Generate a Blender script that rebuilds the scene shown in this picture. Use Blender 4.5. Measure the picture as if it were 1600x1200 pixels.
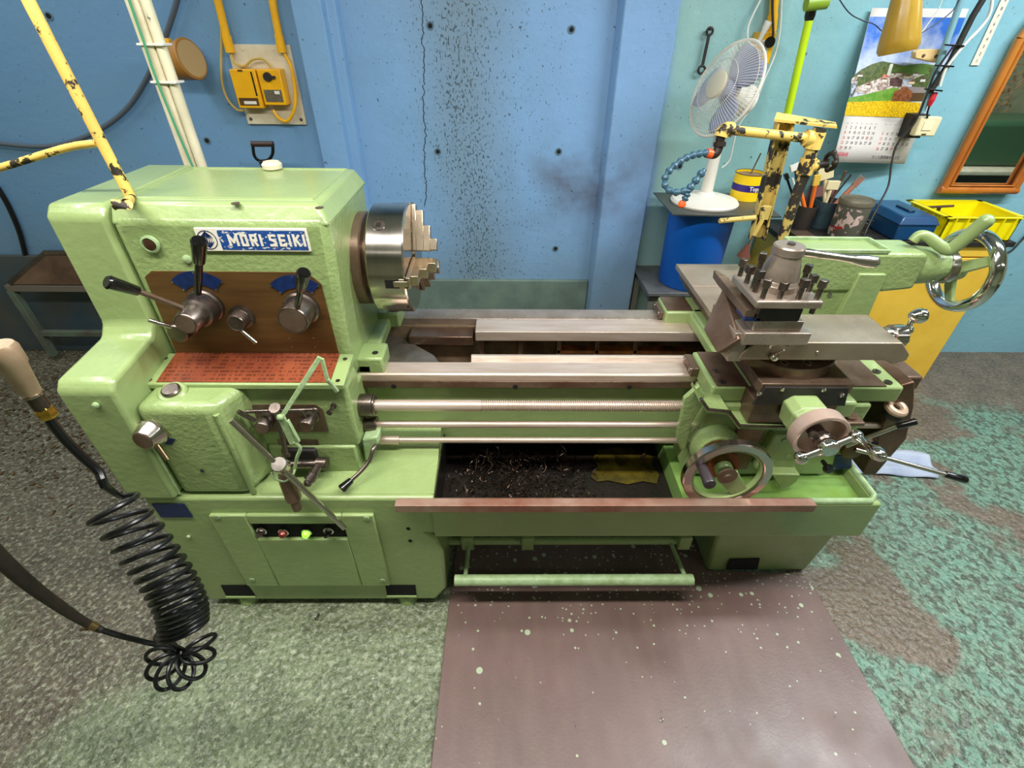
import bpy, bmesh, math, random
from mathutils import Vector, Matrix
random.seed(7)
for o in list(bpy.data.objects): bpy.data.objects.remove(o)
SC = bpy.context.scene
COL = SC.collection
PI = math.pi

# ---------------------------------------------------------------- camera
cd = bpy.data.cameras.new('camera'); cam = bpy.data.objects.new('camera', cd); COL.objects.link(cam)
cd.sensor_width = 36.0; cd.lens = 17.149; cd.clip_start = 0.02; cd.clip_end = 60
RIGHT = Vector((0.999898, -0.009535, 0.010598)); UP = Vector((-0.002901, 0.591728, 0.806132)); FWD = Vector((0.013958, 0.806081, -0.591640))
cam.matrix_world = Matrix(((RIGHT.x, UP.x, -FWD.x, 0), (RIGHT.y, UP.y, -FWD.y, 0), (RIGHT.z, UP.z, -FWD.z, 1.62), (0, 0, 0, 1)))
SC.camera = cam

# ---------------------------------------------------------------- light
w = bpy.data.worlds.new('world'); SC.world = w; w.use_nodes = True
w.node_tree.nodes['Background'].inputs[0].default_value = (0.9, 0.95, 1.0, 1)
w.node_tree.nodes['Background'].inputs[1].default_value = 0.35
def area(name, loc, sx, sy, power, color, target=None):
    l = bpy.data.lights.new(name, 'AREA'); l.shape = 'RECTANGLE'; l.size = sx; l.size_y = sy; l.energy = power; l.color = color
    o = bpy.data.objects.new(name, l); COL.objects.link(o); o.location = loc
    if target:
        o.rotation_euler = (Vector(target) - Vector(loc)).to_track_quat('-Z', 'Y').to_euler()
    return o
WARM = (1.0, 0.965, 0.91); COOL = (0.93, 0.98, 1.0)
area('tube_light_over_lathe', (-0.3, 0.60, 2.35), 2.6, 0.16, 40, WARM)
area('tube_light_right', (2.4, 1.15, 2.85), 2.2, 0.16, 60, COOL)
area('tube_light_left', (-2.3, 1.5, 2.95), 0.16, 2.0, 16, COOL)
area('tube_light_behind', (-0.2, -1.4, 2.95), 2.4, 0.16, 2, WARM)
area('tube_light_behind_right', (3.2, -1.2, 2.95), 2.4, 0.16, 9, COOL)
SC.view_settings.view_transform = 'Standard'
SC.view_settings.look = 'None'
SC.view_settings.gamma = 1.0
SC.view_settings.use_curve_mapping = False
SC.view_settings.exposure = 0.76

# ---------------------------------------------------------------- helpers
def lin(c):
    r = []
    for v in c:
        v /= 255.0
        r.append(v / 12.92 if v <= 0.04045 else ((v + 0.055) / 1.055) ** 2.4)
    return (r[0], r[1], r[2], 1.0)

class NT:
    def __init__(s, name):
        s.m = bpy.data.materials.new(name); s.m.use_nodes = True; s.t = s.m.node_tree; s.n = s.t.nodes; s.l = s.t.links
        s.b = s.n['Principled BSDF']
        s.geo = s.n.new('ShaderNodeNewGeometry'); s.pos = s.geo.outputs['Position']
    def put(s, sock, v):
        if hasattr(v, 'is_output') or isinstance(v, bpy.types.NodeSocket): s.l.new(v, sock)
        else: sock.default_value = v
    def inp(s, name, v): s.put(s.b.inputs[name], v)
    def noise(s, scale, detail=4, rough=0.55, vec=None, stretch=None, out='Fac', dist=0.0):
        nd = s.n.new('ShaderNodeTexNoise'); nd.inputs['Scale'].default_value = scale; nd.inputs['Detail'].default_value = detail
        nd.inputs['Roughness'].default_value = rough; nd.inputs['Distortion'].default_value = dist
        v = vec or s.pos
        if stretch:
            mp = s.n.new('ShaderNodeMapping'); mp.inputs['Scale'].default_value = stretch; s.l.new(v, mp.inputs['Vector']); v = mp.outputs[0]
        s.l.new(v, nd.inputs['Vector']); return nd.outputs[out]
    def voro(s, scale, feature='F1', stretch=None, out='Distance', rnd=1.0, vec=None):
        nd = s.n.new('ShaderNodeTexVoronoi'); nd.feature = feature; nd.inputs['Scale'].default_value = scale; nd.inputs['Randomness'].default_value = rnd
        v = vec or s.pos
        if stretch:
            mp = s.n.new('ShaderNodeMapping'); mp.inputs['Scale'].default_value = stretch; s.l.new(v, mp.inputs['Vector']); v = mp.outputs[0]
        s.l.new(v, nd.inputs['Vector']); return nd.outputs[out]
    def ramp(s, f, stops, interp='LINEAR'):
        r = s.n.new('ShaderNodeValToRGB'); r.color_ramp.interpolation = interp; e = r.color_ramp.elements
        while len(e) > 1: e.remove(e[-1])
        e[0].position = stops[0][0]; e[0].color = stops[0][1]
        for p, c in stops[1:]:
            k = e.new(p); k.color = c
        s.l.new(f, r.inputs[0]); return r.outputs[0]
    def step(s, f, a, b, to0=0.0, to1=1.0):
        r = s.n.new('ShaderNodeMapRange'); r.inputs['From Min'].default_value = a; r.inputs['From Max'].default_value = b
        r.inputs['To Min'].default_value = to0; r.inputs['To Max'].default_value = to1
        s.l.new(f, r.inputs['Value']); return r.outputs['Result']
    def mix(s, f, a, b):
        x = s.n.new('ShaderNodeMix'); x.data_type = 'RGBA'
        s.put(x.inputs[0], f); s.put(x.inputs[6], a); s.put(x.inputs[7], b); return x.outputs[2]
    def math(s, op, a, b=0.0, c=None):
        x = s.n.new('ShaderNodeMath'); x.operation = op; s.put(x.inputs[0], a); s.put(x.inputs[1], b)
        if c is not None: s.put(x.inputs[2], c)
        return x.outputs[0]
    def xyz(s):
        x = s.n.new('ShaderNodeSeparateXYZ'); s.l.new(s.pos, x.inputs[0]); return x.outputs
    def bump(s, h, strength, dist=0.01):
        b = s.n.new('ShaderNodeBump'); b.inputs['Strength'].default_value = strength; b.inputs['Distance'].default_value = dist
        s.l.new(h, b.inputs['Height']); s.l.new(b.outputs[0], s.b.inputs['Normal']); return b

def mat(name, c, rough=0.5, metal=0.0, c2=None, ns=6, spread=(0.35, 0.65), bump=0.0, bs=60, coat=0.0, stretch=None, bdist=0.004, emit=None, trans=0.0, alpha=None, spec=None, rvar=0.0):
    t = NT(name)
    col = lin(c)
    if c2 is not None:
        f = t.step(t.noise(ns, 5, 0.6, stretch=stretch), spread[0], spread[1])
        t.inp('Base Color', t.mix(f, lin(c), lin(c2)))
    else: t.inp('Base Color', col)
    t.inp('Metallic', metal)
    if rvar:
        t.inp('Roughness', t.step(t.noise(ns * 3 + 4, 5, 0.6, stretch=stretch), 0.3, 0.7, max(0.03, rough - rvar), rough + rvar))
    else: t.inp('Roughness', rough)
    if coat: t.inp('Coat Weight', coat); t.inp('Coat Roughness', 0.12)
    if bump: t.bump(t.noise(bs, 4, 0.55, stretch=stretch), bump, bdist)
    if trans: t.inp('Transmission Weight', trans)
    if spec is not None: t.inp('Specular IOR Level', spec)
    if emit: t.inp('Emission Color', lin(emit[0])); t.inp('Emission Strength', emit[1])
    return t.m

def chipped(name, paint, under, ns=22, th=0.56, metal=0.0, rough=0.5, paint2=None, soft=0.015, wear=0.0):
    t = NT(name)
    n = t.math('ADD', t.noise(ns, 6, 0.65), t.step(t.xyz()[2], 1.44, 1.29, 0, wear))
    f = t.step(n, th - soft, th + soft)
    pc = lin(paint)
    if paint2: pc = t.mix(t.step(t.noise(9, 4), 0.4, 0.6), lin(paint), lin(paint2))
    t.inp('Base Color', t.mix(f, pc, lin(under)))
    t.inp('Roughness', t.step(f, 0, 1, rough, 0.6))
    t.bump(f, -0.5, 0.002)
    return t.m

GREEN = mat('green_machine_paint', (149, 169, 110), 0.3, c2=(139, 159, 103), ns=5, bump=0.35, bs=45, coat=0.35, bdist=0.004)
GREEN2 = mat('green_rough_cast_paint', (147, 167, 108), 0.3, c2=(134, 155, 98), ns=7, bump=0.55, bs=75, coat=0.35, bdist=0.005)
GREENP = mat('pale_green_paint', (166, 190, 146), 0.4, c2=(140, 164, 112), ns=30, bump=0.4, bs=90)
GROOVE = mat('groove_shadow_paint', (84, 118, 62), 0.5)
STEEL = mat('ground_steel', (214, 196, 182), 0.36, 0.55, c2=(196, 174, 156), ns=6, stretch=(1, 8, 8), rvar=0.08)
STEELM = mat('worked_grey_steel', (178, 164, 152), 0.32, 0.65, c2=(154, 138, 124), ns=10, rvar=0.08)
STEELD = mat('dull_steel', (128, 117, 110), 0.3, 0.92, c2=(104, 92, 84), ns=14, rvar=0.08)
STEELO = mat('oily_brown_steel', (132, 112, 96), 0.34, 0.6, c2=(100, 74, 58), ns=7, rvar=0.1)
CHROME = mat('chrome', (222, 218, 214), 0.09, 1.0)
ALU = mat('worn_bright_steel', (200, 190, 182), 0.2, 1.0, rvar=0.06)
BLACK = mat('black_plastic', (14, 13, 13), 0.16, coat=0.3)
BLACKM = mat('black_matt', (24, 22, 20), 0.6, c2=(40, 36, 32), ns=20)
RUBBER = mat('black_rubber_hose', (16, 16, 18), 0.3)
BROWNP = mat('dark_brown_panel', (104, 74, 38), 0.45, c2=(86, 60, 30), ns=5, stretch=(1, 1, 12), metal=0.25)
REDP = None
BLUEE = mat('blue_enamel', (20, 44, 98), 0.35, c2=(14, 30, 66), ns=60)
WHITE = mat('white_plastic', (228, 222, 214), 0.4)
CREAM = mat('cream_paint', (226, 216, 190), 0.45, c2=(208, 196, 166), ns=14)
HOLE = mat('dark_hole', (10, 9, 8), 0.9)
YCHIP = chipped('chipped_yellow_paint', (236, 202, 104), (44, 38, 30), 26, 0.585, paint2=(222, 184, 92), wear=0.06)
YCHIP2 = chipped('heavily_chipped_yellow_paint', (214, 186, 98), (46, 40, 34), 16, 0.515, paint2=(190, 168, 96))
CCHIP = chipped('chipped_cream_paint', (226, 218, 188), (100, 94, 84), 18, 0.66, paint2=(206, 198, 170))
YELLOW = mat('yellow_painted_metal', (246, 184, 12), 0.4, c2=(232, 168, 16), ns=10)
DARKIN = mat('oily_bed_interior', (138, 116, 92), 0.28, 0.3, c2=(76, 60, 46), ns=9, bump=0.25, bs=50)

class MB:
    def __init__(s): s.bm = bmesh.new(); s.mi = 0
    def face(s, vs):
        try:
            f = s.bm.faces.new(vs); f.material_index = s.mi; return f
        except ValueError: return None
    def hexa(s, p):
        v = [s.bm.verts.new(q) for q in p]
        for a in ((3, 2, 1, 0), (4, 5, 6, 7), (0, 1, 5, 4), (1, 2, 6, 5), (2, 3, 7, 6), (3, 0, 4, 7)): s.face([v[i] for i in a])
        return s
    def box(s, x0, x1, y0, y1, z0, z1):
        return s.hexa([(x0, y0, z0), (x1, y0, z0), (x1, y1, z0), (x0, y1, z0), (x0, y0, z1), (x1, y0, z1), (x1, y1, z1), (x0, y1, z1)])
    def obox(s, c, ax, ay, az, hx, hy, hz):
        c = Vector(c); ax = Vector(ax).normalized(); ay = Vector(ay).normalized(); az = Vector(az).normalized(); P = []
        for k in (-1, 1):
            for i, j in ((-1, -1), (1, -1), (1, 1), (-1, 1)): P.append(c + ax * hx * i + ay * hy * j + az * hz * k)
        return s.hexa(P)
    def bar(s, p0, p1, w, h, up=(0, 0, 1)):
        p0 = Vector(p0); p1 = Vector(p1); d = (p1 - p0); L = d.length; d.normalize()
        side = d.cross(Vector(up))
        if side.length < 1e-4: side = d.cross(Vector((0, 1, 0)))
        side.normalize(); u = side.cross(d)
        return s.obox((p0 + p1) / 2, d, side, u, L / 2, w / 2, h / 2)
    def loft(s, a, b):
        va = [s.bm.verts.new(q) for q in a]; vb = [s.bm.verts.new(q) for q in b]; n = len(a)
        s.face(va[::-1]); s.face(vb)
        for i in range(n): s.face([va[i], va[(i + 1) % n], vb[(i + 1) % n], vb[i]])
        return s
    def prism(s, pts, ax, a0, a1):
        m = {'X': lambda p, a: (a, p[0], p[1]), 'Y': lambda p, a: (p[0], a, p[1]), 'Z': lambda p, a: (p[0], p[1], a)}[ax]
        return s.loft([m(p, a0) for p in pts], [m(p, a1) for p in pts])
    def slab(s, pts, d):
        d = Vector(d); return s.loft([Vector(p) for p in pts], [Vector(p) + d for p in pts])
    def rev(s, prof, p, d, seg=28):
        p = Vector(p); d = Vector(d).normalized()
        a = d.cross(Vector((0, 0, 1)));
        if a.length < 1e-3: a = d.cross(Vector((1, 0, 0)))
        a.normalize(); b = d.cross(a); rings = []
        for t, r in prof:
            c = p + d * t
            if r <= 1e-6: rings.append([s.bm.verts.new(c)])
            else: rings.append([s.bm.verts.new(c + (a * math.cos(2 * PI * k / seg) + b * math.sin(2 * PI * k / seg)) * r) for k in range(seg)])
        for A, B in zip(rings, rings[1:]):
            if len(A) == 1 and len(B) == 1: continue
            for k in range(seg):
                k2 = (k + 1) % seg
                if len(A) == 1: s.face([A[0], B[k], B[k2]])
                elif len(B) == 1: s.face([A[k], B[0], A[k2]])
                else: s.face([A[k], B[k], B[k2], A[k2]])
        if len(rings[0]) > 1: s.face(rings[0])
        if len(rings[-1]) > 1: s.face(rings[-1][::-1])
        return s
    def cyl(s, p0, p1, r, r1=None, seg=24):
        p0 = Vector(p0); p1 = Vector(p1); return s.rev([(0, r), ((p1 - p0).length, r if r1 is None else r1)], p0, p1 - p0, seg)
    def ball(s, c, r, seg=20, d=(0, 0, 1), sq=1.0):
        n = 10; return s.rev([(-r * sq * math.cos(PI * i / n), r * math.sin(PI * i / n)) for i in range(n + 1)], c, d, seg)
    def ring(s, c, d, R, prof, seg=48):
        # prof: closed list of (axial, radial offset) swept about the axis
        c = Vector(c); d = Vector(d).normalized(); a = d.cross(Vector((0, 0, 1)))
        if a.length < 1e-3: a = d.cross(Vector((1, 0, 0)))
        a.normalize(); b = d.cross(a); rings = []
        for k in range(seg):
            e = a * math.cos(2 * PI * k / seg) + b * math.sin(2 * PI * k / seg)
            rings.append([s.bm.verts.new(c + d * t + e * (R + o)) for t, o in prof])
        n = len(prof)
        for k in range(seg):
            A = rings[k]; B = rings[(k + 1) % seg]
            for i in range(n): s.face([A[i], A[(i + 1) % n], B[(i + 1) % n], B[i]])
        return s
    def torus(s, c, d, R, r, seg=48, m=10):
        return s.ring(c, d, R, [(r * math.cos(2 * PI * i / m), r * math.sin(2 * PI * i / m)) for i in range(m)], seg)
    def tube(s, pts, r, seg=10, smooth=True, sub=6, closed=False):
        P = [Vector(p) for p in pts]; n = len(P)
        rr = r if isinstance(r, (list, tuple)) else [r] * n
        if smooth and n > 2:
            Q = []; RR = []
            for i in range(n - 1):
                p0 = P[max(i - 1, 0)]; p1 = P[i]; p2 = P[i + 1]; p3 = P[min(i + 2, n - 1)]
                for k in range(sub):
                    t = k / sub
                    Q.append(0.5 * ((2 * p1) + (p2 - p0) * t + (2 * p0 - 5 * p1 + 4 * p2 - p3) * t * t + (3 * p1 - p0 - 3 * p2 + p3) * t ** 3)); RR.append(rr[i] * (1 - t) + rr[i + 1] * t)
            Q.append(P[-1]); RR.append(rr[-1]); P = Q; rr = RR; n = len(P)
        t0 = (P[1] - P[0]).normalized(); a = t0.cross(Vector((0, 0, 1)))
        if a.length < 1e-3: a = t0.cross(Vector((1, 0, 0)))
        a.normalize(); rings = []
        for i in range(n):
            t = (P[min(i + 1, n - 1)] - P[max(i - 1, 0)])
            if t.length < 1e-9: t = t0
            t.normalize(); a = a - t * a.dot(t)
            if a.length < 1e-6: a = t.cross(Vector((1, 0, 0)))
            a.normalize(); b = t.cross(a)
            rings.append([s.bm.verts.new(P[i] + (a * math.cos(2 * PI * k / seg) + b * math.sin(2 * PI * k / seg)) * rr[i]) for k in range(seg)])
        for A, B in zip(rings, rings[1:]):
            for k in range(seg): s.face([A[k], A[(k + 1) % seg], B[(k + 1) % seg], B[k]])
        s.face(rings[0][::-1]); s.face(rings[-1])
        return s

ORG = {}
def org(p): return ORG.get(p.name, Vector((0, 0, 0))) if p else Vector((0, 0, 0))
def link(o, parent, wloc):
    COL.objects.link(o)
    if parent: o.parent = parent
    o.location = Vector(wloc) - org(parent); ORG[o.name] = Vector(wloc)
def tag(o, label=None, cat=None, group=None, kind=None):
    if label: o['label'] = label
    if cat: o['category'] = cat
    if group: o['group'] = group
    if kind: o['kind'] = kind
    return o
def thing(name, loc, label, cat, group=None):
    o = bpy.data.objects.new(name, None); o.empty_display_size = 0.05; link(o, None, loc); return tag(o, label, cat, group)
def obj(name, m, mt, parent=None, bev=0.0, seg=2, label=None, sm=34, kind=None):
    bm = m.bm; bmesh.ops.recalc_face_normals(bm, faces=bm.faces)
    xs = [v.co for v in bm.verts]
    c = Vector([(min(v[i] for v in xs) + max(v[i] for v in xs)) / 2 for i in range(3)])
    bmesh.ops.translate(bm, verts=bm.verts, vec=-c)
    me = bpy.data.meshes.new(name); bm.to_mesh(me); bm.free()
    for q in (mt if isinstance(mt, (list, tuple)) else [mt]): me.materials.append(q)
    me.shade_smooth(); me.set_sharp_from_angle(angle=math.radians(sm))
    o = bpy.data.objects.new(name, me); link(o, parent, c)
    if bev:
        b = o.modifiers.new('bevel', 'BEVEL'); b.width = bev; b.segments = seg; b.limit_method = 'ANGLE'; b.angle_limit = math.radians(38); b.use_clamp_overlap = True
    if label: o['label'] = label
    if kind: o['kind'] = kind
    return o
def text(s, loc, size, mt, parent, name='lettering', ex=0.0006, xs=1.0, shear=0.0, align='CENTER', right=(1, 0, 0), up=(0, 0, 1), bold=0.0, space=1.0, line=1.0):
    cu = bpy.data.curves.new(name, 'FONT'); cu.body = s; cu.size = size; cu.extrude = ex; cu.align_x = align; cu.align_y = 'CENTER'; cu.shear = shear
    cu.offset = bold; cu.space_character = space; cu.space_line = line; cu.resolution_u = 2
    t = bpy.data.objects.new('tmp', cu); COL.objects.link(t)
    bpy.context.view_layer.update()
    me = bpy.data.meshes.new_from_object(t.evaluated_get(bpy.context.evaluated_depsgraph_get()))
    bpy.data.objects.remove(t); bpy.data.curves.remove(cu)
    r = Vector(right).normalized(); u = Vector(up).normalized(); n = r.cross(u)
    me.transform(Matrix(((r.x * xs, u.x, n.x, 0), (r.y * xs, u.y, n.y, 0), (r.z * xs, u.z, n.z, 0), (0, 0, 0, 1))))
    me.materials.clear(); me.materials.append(mt); me.name = name
    o = bpy.data.objects.new(name, me); link(o, parent, loc); return o
def struct(name, m, mt, bev=0.0, parent=None):
    return obj(name, m, mt, parent, bev, kind='structure')
YD = (0, -1, 0)

# ---------------------------------------------------------------- room materials
def wall_material():
    t = NT('blue_painted_concrete'); x, y, z = t.xyz()
    xs = t.math('ADD', x, t.step(t.noise(1.2, 3), 0, 1, -0.12, 0.12))
    base = t.ramp(t.step(xs, -3, 3), [(0, lin((94, 134, 172))), (0.33, lin((114, 158, 200))), (0.37, lin((128, 172, 218))), (0.57, lin((136, 178, 226))), (0.615, lin((128, 164, 208))), (0.622, lin((146, 184, 178))), (0.72, lin((140, 188, 192))), (0.8, lin((134, 188, 202))), (1, lin((136, 186, 202)))])
    big = t.noise(2.3, 5, 0.6)
    base = t.mix(t.step(big, 0.4, 0.75, 0, 0.45), base, lin((112, 150, 174)))
    # greyed and oil-splashed band behind the chuck
    band = t.math('MULTIPLY', t.step(t.math('ABSOLUTE', t.math('SUBTRACT', xs, -0.17)), 0.05, 0.28, 1, 0), 0.5)
    base = t.mix(band, base, lin((118, 134, 136)))
    midzone = t.math('MULTIPLY', t.step(t.math('ABSOLUTE', t.math('SUBTRACT', x, -0.12)), 0.62, 0.15, 0, 1), 1.0)
    rub = t.math('MULTIPLY', t.math('MULTIPLY', t.step(t.math('ABSOLUTE', t.math('SUBTRACT', x, 0.4)), 0.45, 0.1, 0, 1), t.step(t.math('ABSOLUTE', t.math('SUBTRACT', z, 1.0)), 0.3, 0.02, 0, 1)), t.step(t.noise(5, 4), 0.35, 0.7))
    base = t.mix(t.math('MULTIPLY', rub, 0.9), base, lin((92, 84, 92)))
    low = t.math('MULTIPLY', t.step(z, 0.92, 0.25), t.step(x, 1.3, 0.7))
    base = t.mix(t.math('MULTIPLY', low, 0.6), base, lin((104, 118, 110)))
    sp = t.noise(95, 2, 0.5, stretch=(1.3, 1, 0.7)); spb = t.noise(30, 3, 0.5)
    th = t.math('SUBTRACT', 0.73, t.math('MULTIPLY', t.math('MAXIMUM', band, t.math('MULTIPLY', midzone, 0.22)), 0.30))
    spots = t.math('GREATER_THAN', sp, th)
    base = t.mix(t.math('MULTIPLY', spots, 0.75), base, lin((44, 60, 66)))
    sp2 = t.math('GREATER_THAN', spb, 0.735); base = t.mix(t.math('MULTIPLY', sp2, 0.7), base, lin((60, 52, 46)))
    # hairline crack
    wob = t.step(t.noise(14, 5, 0.7, stretch=(0.01, 0.01, 1)), 0, 1, -0.03, 0.03)
    cr = t.math('LESS_THAN', t.math('ABSOLUTE', t.math('SUBTRACT', x, t.math('ADD', wob, t.math('ADD', -0.475, t.math('MULTIPLY', z, 0.075))))), 0.0022)
    cr = t.math('MULTIPLY', cr, t.step(z, 0.86, 0.88))
    base = t.mix(cr, base, lin((22, 28, 34)))
    t.inp('Base Color', base); t.inp('Roughness', 0.45)
    t.bump(t.noise(26, 6, 0.6), 0.28, 0.01)
    return t.m
WALL = wall_material()

def floor_material():
    t = NT('worn_green_floor_paint'); x, y, z = t.xyz()
    n1 = t.noise(2.2, 5, 0.6); n2 = t.noise(9, 5, 0.6); fine = t.noise(60, 4, 0.6)
    left = t.mix(t.step(n2, 0.35, 0.7), lin((92, 102, 76)), lin((126, 138, 106)))
    brown = t.mix(t.step(n2, 0.3, 0.7), lin((78, 70, 58)), lin((104, 96, 80)))
    fl = t.math('ADD', t.step(x, -0.95, -1.35, 0, 0.55), t.step(n1, 0.3, 0.7, -0.35, 0.45))
    fl = t.math('ADD', fl, t.step(y, 0.6, 1.6, 0, 0.35))
    left = t.mix(t.step(fl, 0.25, 0.6), left, brown)
    teal = t.mix(t.step(n2, 0.35, 0.68), lin((112, 136, 116)), lin((108, 148, 130)))
    worn = t.noise(38, 2, 0.5, stretch=(1, 0.75, 1), dist=0.4)
    teal = t.mix(t.math('MULTIPLY', t.step(worn, 0.515, 0.55), 0.78), teal, lin((74, 78, 66)))
    n3 = t.noise(1.7, 4, 0.5); frb = t.math('ADD', t.step(n3, 0.52, 0.56), t.math('ADD', t.step(t.math('ADD', y, t.math('MULTIPLY', n1, 0.5)), 2.2, 2.35), t.step(t.math('ADD', t.math('SUBTRACT', x, t.math('MULTIPLY', y, 1.0)), t.math('MULTIPLY', n1, 0.4)), 0.2, 0.1, 0, 0)))
    frb = t.math('MINIMUM', frb, 1.0)
    brr = t.mix(t.step(n2, 0.3, 0.75), lin((98, 84, 70)), lin((124, 108, 94)))
    right = t.mix(frb, teal, brr)
    oil = t.math('MULTIPLY', t.step(t.math('ABSOLUTE', t.math('SUBTRACT', x, 1.32)), 0.28, 0.05, 0, 1), t.step(t.math('ABSOLUTE', t.math('SUBTRACT', y, 1.28)), 0.5, 0.1, 0, 1))
    oil = t.math('MULTIPLY', oil, t.step(n2, 0.4, 0.6))
    right = t.mix(t.math('MULTIPLY', oil, 0.75), right, lin((70, 58, 22)))
    col = t.mix(t.step(t.math('ADD', x, t.math('MULTIPLY', n1, 0.4)), 0.55, 0.75), left, right)
    col = t.mix(t.math('MULTIPLY', t.step(fine, 0.5, 0.66), t.step(x, 0.5, 1.1, 0.5, 0.16)), col, lin((186, 190, 164)))
    col = t.mix(t.math('MULTIPLY', t.step(t.noise(72, 3), 0.5, 0.62), 0.5), col, lin((44, 48, 38)))
    t.inp('Base Color', col)
    t.inp('Roughness', t.step(n2, 0.3, 0.7, 0.2, 0.42))
    v = t.voro(52, 'SMOOTH_F1', vec=t.noise(7, 2, out='Color') if False else None)
    h = t.math('ADD', t.math('MULTIPLY', v, 0.8), t.math('MULTIPLY', t.noise(110, 3), 0.5))
    t.bump(h, 0.9, 0.010)
    return t.m
FLOOR = floor_material()
CEIL = mat('pale_ceiling_board', (206, 208, 200), 0.8)
PALEW = mat('pale_green_wall_paint', (168, 172, 140), 0.6, c2=(156, 160, 130), ns=3)

# ---------------------------------------------------------------- room
struct('floor', MB().box(-3.2, 5.4, -3.2, 2.62, -0.06, 0.0), FLOOR)
struct('ceiling', MB().box(-3.2, 5.4, -3.2, 2.76, 3.1, 3.2), CEIL)
struct('wall_back', MB().box(-3.2, 5.4, 2.56, 2.76, 0.0, 3.1), WALL)
struct('wall_left', MB().box(-3.2, -3.1, -3.2, 2.56, 0.0, 3.1), PALEW)
struct('wall_right', MB().box(5.3, 5.4, -3.2, 2.56, 0.0, 3.1), PALEW)
struct('wall_front', MB().box(-3.1, 5.3, -3.2, -3.1, 0.0, 3.1), PALEW)
struct('trim_1', MB().prism([(-0.875, 2.56), (-0.865, 2.49), (-0.745, 2.49), (-0.735, 2.525), (-0.70, 2.53), (-0.69, 2.56)], 'Z', 0, 3.1), WALL, 0.004)
struct('trim_2', MB().prism([(0.462, 2.56), (0.478, 2.49), (0.705, 2.49), (0.722, 2.56)], 'Z', 0, 3.1), WALL, 0.006)
struct('trim_3', MB().box(-0.69, 0.462, 2.535, 2.56, 0, 0.475), mat('grey_green_sill_paint', (112, 132, 120), 0.5, c2=(96, 112, 106), ns=8, bump=0.3, bs=40), 0.004)
for (px, a) in ((([(-0.321, 2.555, 1.6177),(0.2769, 2.555, 1.6109),(-0.3274, 2.555, 1.1291),(0.2547, 2.555, 1.1342),(0.2699, 2.555, 0.651),(0.8536, 2.555, 1.073),(-1.4154, 2.555, 1.1668),(-1.9025, 2.555, 1.6331)]), 0),):
    for p in px:
        t_ = MB(); t_.rev([(0, 0.0), (0.0, 0.016), (0.004, 0.016), (0.004, 0.011), (-0.0, 0.009)], (p[0], 2.561, p[2]), YD, 20)
        hol = obj('tie_hole', t_, mat('tie_ring', (92, 120, 136), 0.6) if 'tie_ring' not in bpy.data.materials else bpy.data.materials['tie_ring'], bpy.data.objects['wall_back'], kind='structure')
        obj('hole', MB().cyl((p[0], 2.56, p[2]), (p[0], 2.5552, p[2]), 0.0085, seg=16), HOLE, hol)

# ================================================================ the lathe
def red_plate_material():
    t = NT('etched_copper_red_chart'); x, y, z = t.xyz()
    rows = t.math('GREATER_THAN', t.math('FRACT', t.math('MULTIPLY', y, 75)), 0.45)
    dash = t.math('GREATER_THAN', t.noise(150, 2, 0.5, stretch=(1, 0.25, 0.25)), 0.5)
    f = t.math('MULTIPLY', rows, dash)
    big = t.step(t.noise(6, 4), 0.35, 0.65)
    base = t.mix(big, lin((152, 78, 48)), lin((124, 58, 38)))
    t.inp('Base Color', t.mix(t.math('MULTIPLY', f, 0.6), base, lin((66, 32, 24))))
    t.inp('Roughness', 0.38); t.inp('Metallic', 0.3); return t.m
REDP = red_plate_material()
def nameplate_blue():
    t = NT('scratched_blue_enamel')
    f = t.step(t.noise(120, 4, 0.6, stretch=(0.6, 1, 1)), 0.585, 0.6)
    x, y, z = t.xyz()
    e = t.math('MULTIPLY', t.step(x, -0.475, -0.458), t.step(t.noise(70, 4), 0.45, 0.5))
    c = t.mix(f, lin((32, 74, 142)), lin((214, 210, 196)))
    t.inp('Base Color', t.mix(e, c, lin((50, 46, 38)))); t.inp('Roughness', 0.35); return t.m
NBLUE = nameplate_blue()
SIGNW = mat('cream_plate_enamel', (226, 220, 204), 0.4)
PANG = mat('wet_green_pan_paint', (136, 176, 104), 0.12, c2=(120, 150, 60), ns=4, coat=0.8, bump=0.3, bs=30)
PAND = mat('black_oily_pan', (22, 20, 18), 0.3, c2=(34, 26, 24), ns=14, bump=0.5, bs=90)

LA = thing('engine_lathe', (0, 1.3, 0), 'large green engine lathe with a steel chuck, filling the middle of the workshop', 'lathe')

# ---- pedestal and chip pan
m = MB(); m.prism([(-1.008, 0.03), (-0.235, 0.03), (-0.195, 0.10), (-0.19, 0.30), (-0.205, 0.36), (-0.23, 0.39), (-0.20, 0.39), (-0.20, 0.55), (-1.008, 0.55)], 'Y', 0.915, 1.62)
cab = obj('base_cabinet', m, GREEN, LA, 0.018, 3)
for px, py in ((383, 944), (634, 944)):
    q = [(-0.8891, 0.915, 0.02)][0] if px == 383 else [(-0.3391, 0.9085, 0.02)][0]
    obj('levelling_foot', MB().cyl((q[0], 0.945, 0.0), (q[0], 0.945, 0.032), 0.036, 0.03), GREEN2, cab)
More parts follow.
